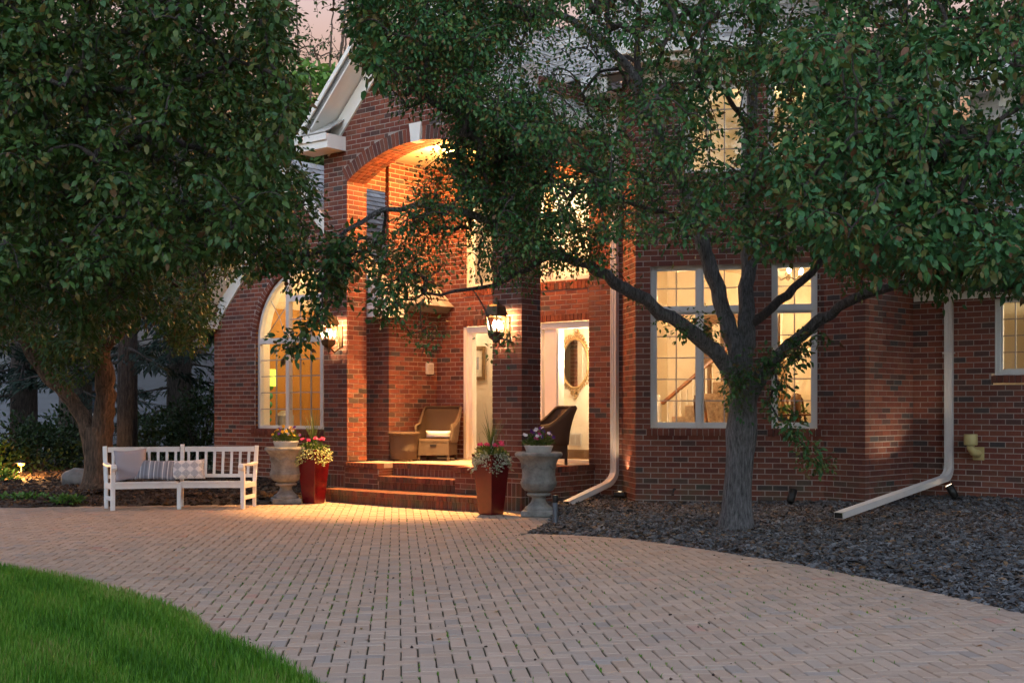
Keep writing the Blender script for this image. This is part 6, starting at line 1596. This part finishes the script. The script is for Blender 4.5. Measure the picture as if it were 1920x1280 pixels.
for k in range(46):                                  # carved scrolls round the rim
    t = 6.2832 * k / 46; rr = .052 + .022 * math.sin(t * 7); cx, cz = (a_ + rr) * math.cos(t), (b_ + rr) * math.sin(t)
    b.tube([(cx + .026 * math.cos(q + t), -.022 - .004 * q, cz + .026 * math.sin(q + t)) for q in np.linspace(0, 4.6, 7)], [.012, .012, .011, .01, .009, .008, .006], 5)
for sg, hh in ((1, .2), (-1, .12)):
    for k in range(16): t = random.random(); q = random.uniform(-1, 1) * (1 - t) * .12; b.tube([(q, -.02, sg * (b_ + .05 + t * hh)), (q * 1.2 + .015, -.04, sg * (b_ + .06 + t * hh)), (q * .8, -.035, sg * (b_ + .085 + t * hh))], [.014, .016, .008], 5)
b.build('carved_scrolls', gm, root); mm, nt_, bb_ = newmat('mirror_glass'); bb_.inputs['Metallic'].default_value = 1; bb_.inputs['Roughness'].default_value = .03; bb_.inputs['Base Color'].default_value = (.85, .85, .80, 1)
b = MB(); b.add([(a_ * math.cos(t), -.02, b_ * math.sin(t)) for t in np.linspace(0, 6.2832, 41)[:-1]], [tuple(range(40))]); b.build('mirror_glass', mm, root)
s_ = pxs(1080, 3.24); z_ = pyz(823, s_, 3.24); root = hthing('wall_register', s_, 3.235, z_, 'white air register low on the foyer wall', 'vent'); b = MB(); b.bx(-.115, .115, -.01, 0, -.10, .10); b.build('plate', MATS['pot_white'], root); b = MB()
for k in range(9):
    for q in (-.055, .055): b.bx(q - .045, q + .045, -.014, -.01, -.08 + k * .018, -.07 + k * .018)
b.build('louvres', mat('register_grey', (.45, .40, .34)), root)
# --- staircase
s0, t0 = pxs(1238, 3.55) - .5, 3.5; root = hthing('staircase', s0, t0, ZF, 'carpeted staircase with white balusters seen through the left bay window', 'staircase'); cm = mat('stair_carpet', (.42, .24, .13), .95, var=.5, scale=16, col2=(.60, .44, .28)); wr_ = mat('rail_wood', (.26, .10, .035), .35, var=.2)
for k in range(9):
    b = MB(); b.bx(k * .25, (k + 1) * .25 + .02, 0, 1.0, 0, .18 * (k + 1), bev=.012); b.build('stair_step', cm, root)
    for q in (.06, .185):
        b = MB(); x = k * .25 + q; zt = .18 * (k + 1); b.lathe([(.022, 0), (.022, .12), (.014, .16), (.024, .22), (.016, .30), (.02, .42), (.013, .60), (.018, .68), (.018, .80)], 10, (x, .97, zt)); b.build('baluster', MATS['white_trim'], root)
b = MB(); b.beam((-.05, .97, .93), (2.3, .97, 2.62), .06, .06, .012); b.build('handrail', wr_, root); b = MB(); b.lathe([(.05, 0), (.05, .9), (.06, .92), (.06, .96), (.03, 1.0), (.05, 1.05), (.0, 1.1)], 14, (-.12, .97, 0)); b.build('newel_post', MATS['white_trim'], root)
for px_, w_ in ((1318, .16), (1352, .10), (1456, .05)):
    q_ = pxs(px_, 5.17); ibox('door_casing', MATS['dark_wood'], q_, q_ + w_, 5.14, 5.2, ZF, 3.0)
q_ = pxs(1318, 5.17); ibox('door_casing', MATS['dark_wood'], q_, q_ + 1.0, 5.14, 5.2, 2.9, 3.05)
# --- dining chairs and table
cw_ = mat('chair_wood', (.16, .07, .025), .35, var=.25)
def dchair(s, t, rz, label):
    root = hthing('dining_chair', s, t, ZF, label, 'chair', rz, 'dining chairs behind the bay windows')
    for sx in (-1, 1):
        b = MB(); b.tube([(sx * .2, .2, 0), (sx * .19, .18, .45), (sx * .17, .22, .75), (sx * .15, .25, .98), (sx * .06, .26, 1.05), (0, .26, 1.06)], .018, 8); b.build('back_stile', cw_, root); b = MB(); b.tube([(sx * .21, -.2, 0), (sx * .22, -.22, .2), (sx * .21, -.2, .43)], [.014, .02, .026], 8); b.build('leg', cw_, root)
    b = MB(); b.bx(-.23, .23, -.23, .22, .43, .48, bev=.015); b.build('seat', cw_, root); b = MB(); b.tube([(0, .2, .47), (0, .21, .62), (0, .24, .80), (0, .26, 1.05)], [.05, .03, .055, .07], 8); b.build('back_splat', cw_, root)
for px, t, rz, lab in ((1338, 3.0, 2.6, 'dining chair beside the tree trunk behind the left bay window'), (1466, 3.9, .3, 'dining chair with carved splat behind the right bay window'), (1522, 3.35, 1.5, 'dining chair turned sideways at the right edge of the bay window')): dchair(pxs(px, t), t, rz, lab)
s_ = pxs(1490, 3.5); root = hthing('dining_table', s_, 3.45, ZF, 'dark dining table behind the right bay window', 'table'); b = MB(); b.lathe([(.0, .74), (.42, .74), (.44, .755), (.42, .77), (.0, .77)], 28); b.build('tabletop', cw_, root); b = MB(); b.lathe([(.2, 0), (.06, .06), (.05, .4), (.08, .55), (.05, .74)], 14); b.build('pedestal', cw_, root)
p = HW(s_, 3.45, ZF + .77); clump('table_plant', 'leafy centrepiece on the dining table', p, (.24, .18, .13), 160, .06, 'leaf_bright', 88, 'plant')
# chandelier
s_ = pxs(1478, 3.6); z_ = pyz(512, s_, 3.6); root = hthing('chandelier', s_, 3.6, z_, 'lit chandelier behind the top of the right bay window', 'chandelier'); b = MB(); b.tube([(0, 0, 0), (0, 0, 3.72 - z_)], .008, 6); b.lathe([(.0, -.12), (.03, -.1), (.05, -.02), (.02, .05), (.0, .06)], 12)
for k in range(6): a = k * math.pi / 3; b.tube([(0, 0, -.05), (.12 * math.cos(a), .12 * math.sin(a), -.1), (.22 * math.cos(a), .22 * math.sin(a), -.03)], .008, 6)
b.build('arms', MATS['bronze'], root)
for k in range(6): a = k * math.pi / 3; b = MB(); b.lathe([(.0, -.02), (.02, -.01), (.026, .03), (.0, .07)], 10, (.22 * math.cos(a), .22 * math.sin(a), 0)); b.build('light_bulb', MATS['bulb'], root)
# --- lamp and sofa in the left wing
s_ = pxs(505, 1.75); z_ = pyz(803, s_, 1.75); root = hthing('table_lamp', s_, 1.75, .55, 'glass ball table lamp with lime shade in the half-round window', 'lamp'); gg = mat('green_glass', (.05, .30, .16), .08, var=.2, spec=.8)
b = MB(); b.bx(-.3, .3, -.2, .2, z_ - .55 - .06, z_ - .55 - .02, bev=.01); b.build('table_top', cw_, root); b = MB(); b.bx(-.04, .04, -.04, .04, 0, z_ - .61); b.build('table_leg', cw_, root); zc_ = z_ - .57
for k in range(6): b = MB(); r_ = .035 + .009 * k; b.lathe([(.0, -r_)] + [(r_ * math.cos(a), r_ * math.sin(a)) for a in np.linspace(-1.4, 1.4, 9)] + [(.0, r_)], 16, (0, 0, zc_ + .06 + k * .12 + .012 * k * k * .5)); b.build('glass_ball', gg, root)
b = MB(); b.lathe([(.15, zc_ + .82), (.13, zc_ + 1.14)], 24); b.build('lamp_shade', emis('lime_shade', (.62, .66, .08), 1.6), root)
s_ = pxs(566, 1.75); root = hthing('armchair', s_, 1.75, .55, 'cream upholstered armchair in the half-round window', 'armchair', 2.6); cu_ = fabric('cream_cloth', (.60, .52, .36)); b = MB(); b.box((0, .32, .48), (.85, .2, .75), bev=.09); b.build('backrest', cu_, root); b = MB(); b.box((0, -.05, .25), (.8, .75, .3), bev=.06); b.build('seat', cu_, root)
for sx in (-1, 1): b = MB(); b.box((sx * .42, -.05, .34), (.16, .75, .45), bev=.06); b.build('armrest', cu_, root)
# --- china cabinet in the right wing
s_ = pxs(1975, rt + 1.5); root = hthing('china_cabinet', s_, rt + 1.6, ZF, 'wooden cabinet behind the right-hand window', 'cabinet'); b = MB(); b.bx(-.4, .4, -.15, .2, 0, .9, bev=.01); b.build('base', wr_, root); b = MB(); b.bx(-.38, -.34, -.1, .2, .9, 2.1); b.bx(.34, .38, -.1, .2, .9, 2.1); b.bx(-.4, .4, -.12, .2, 2.1, 2.2); b.bx(-.34, .34, .15, .2, .9, 2.1); b.build('case', wr_, root)
for k in range(3): b = MB(); b.bx(-.34, .34, -.08, .15, 1.2 + k * .3, 1.22 + k * .3); b.build('shelf', wr_, root)
# ------------------------------------------------------------------ lit lamps, and an added fill in the foyer
def hl(name, s, t, z, pw_, col=(1, .66, .34), r=.12): return lamp(name, HW(s, t, z), pw_, col, r)
WARM = (1, .62, .29)
# porch ceiling fixture
root = hthing('ceiling_light', -2.05, .78, 5.50, 'lit flush fixture in the porch ceiling behind the arch', 'ceiling light'); b = MB(); b.lathe([(.16, .02), (.17, .0), (.16, -.03), (.14, -.035)], 24); b.build('ring', MATS['bronze'], root); b = MB(); b.lathe([(.14, -.03), (.11, -.065), (.05, -.085), (.0, -.09)], 20); b.build('diffuser', emis('porch_bulb', (1, .60, .25), 30), root)
PORCH = lamp('porch_light', HW(-2.05, .78, 5.30), 480, (1, .42, .10), .10)
lamp('porch_downlight', HW(-2.05, .70, 5.33), 6500, (1, .50, .15), .08, None, 58, HW(-2.0, -.15, 0), .7)
PORCH2 = hl('porch_side_light', -.5, 1.2, 5.25, 130, (1, .40, .09))
FOY = hl('foyer_light', -1.9, 2.6, 4.9, 125, (1, .74, .46)); FOY2 = hl('foyer_low_light', -.75, 2.5, 2.3, 100, (1, .74, .46))
hl('foyer_left_fill', -3.9, 2.5, 3.4, 80, (1, .74, .46)); hl('dining_light', pxs(1478, 3.4), 3.4, 2.9, 85, (1, .62, .28)); hl('stair_light', .6, 3.2, 3.2, 60, (1, .60, .26)); hl('upper_light', 2.3, 3.2, 5.6, 60, (1, .76, .48))  # the left foyer lamp is an added fill without fixture, brightening the sidelight
hl('wing_light', -6.0, 2.3, 3.3, 190, (1, .70, .35)); hl('right_room_light', E_.x + 2.3, rt + .9, 2.7, 85, (1, .80, .50))
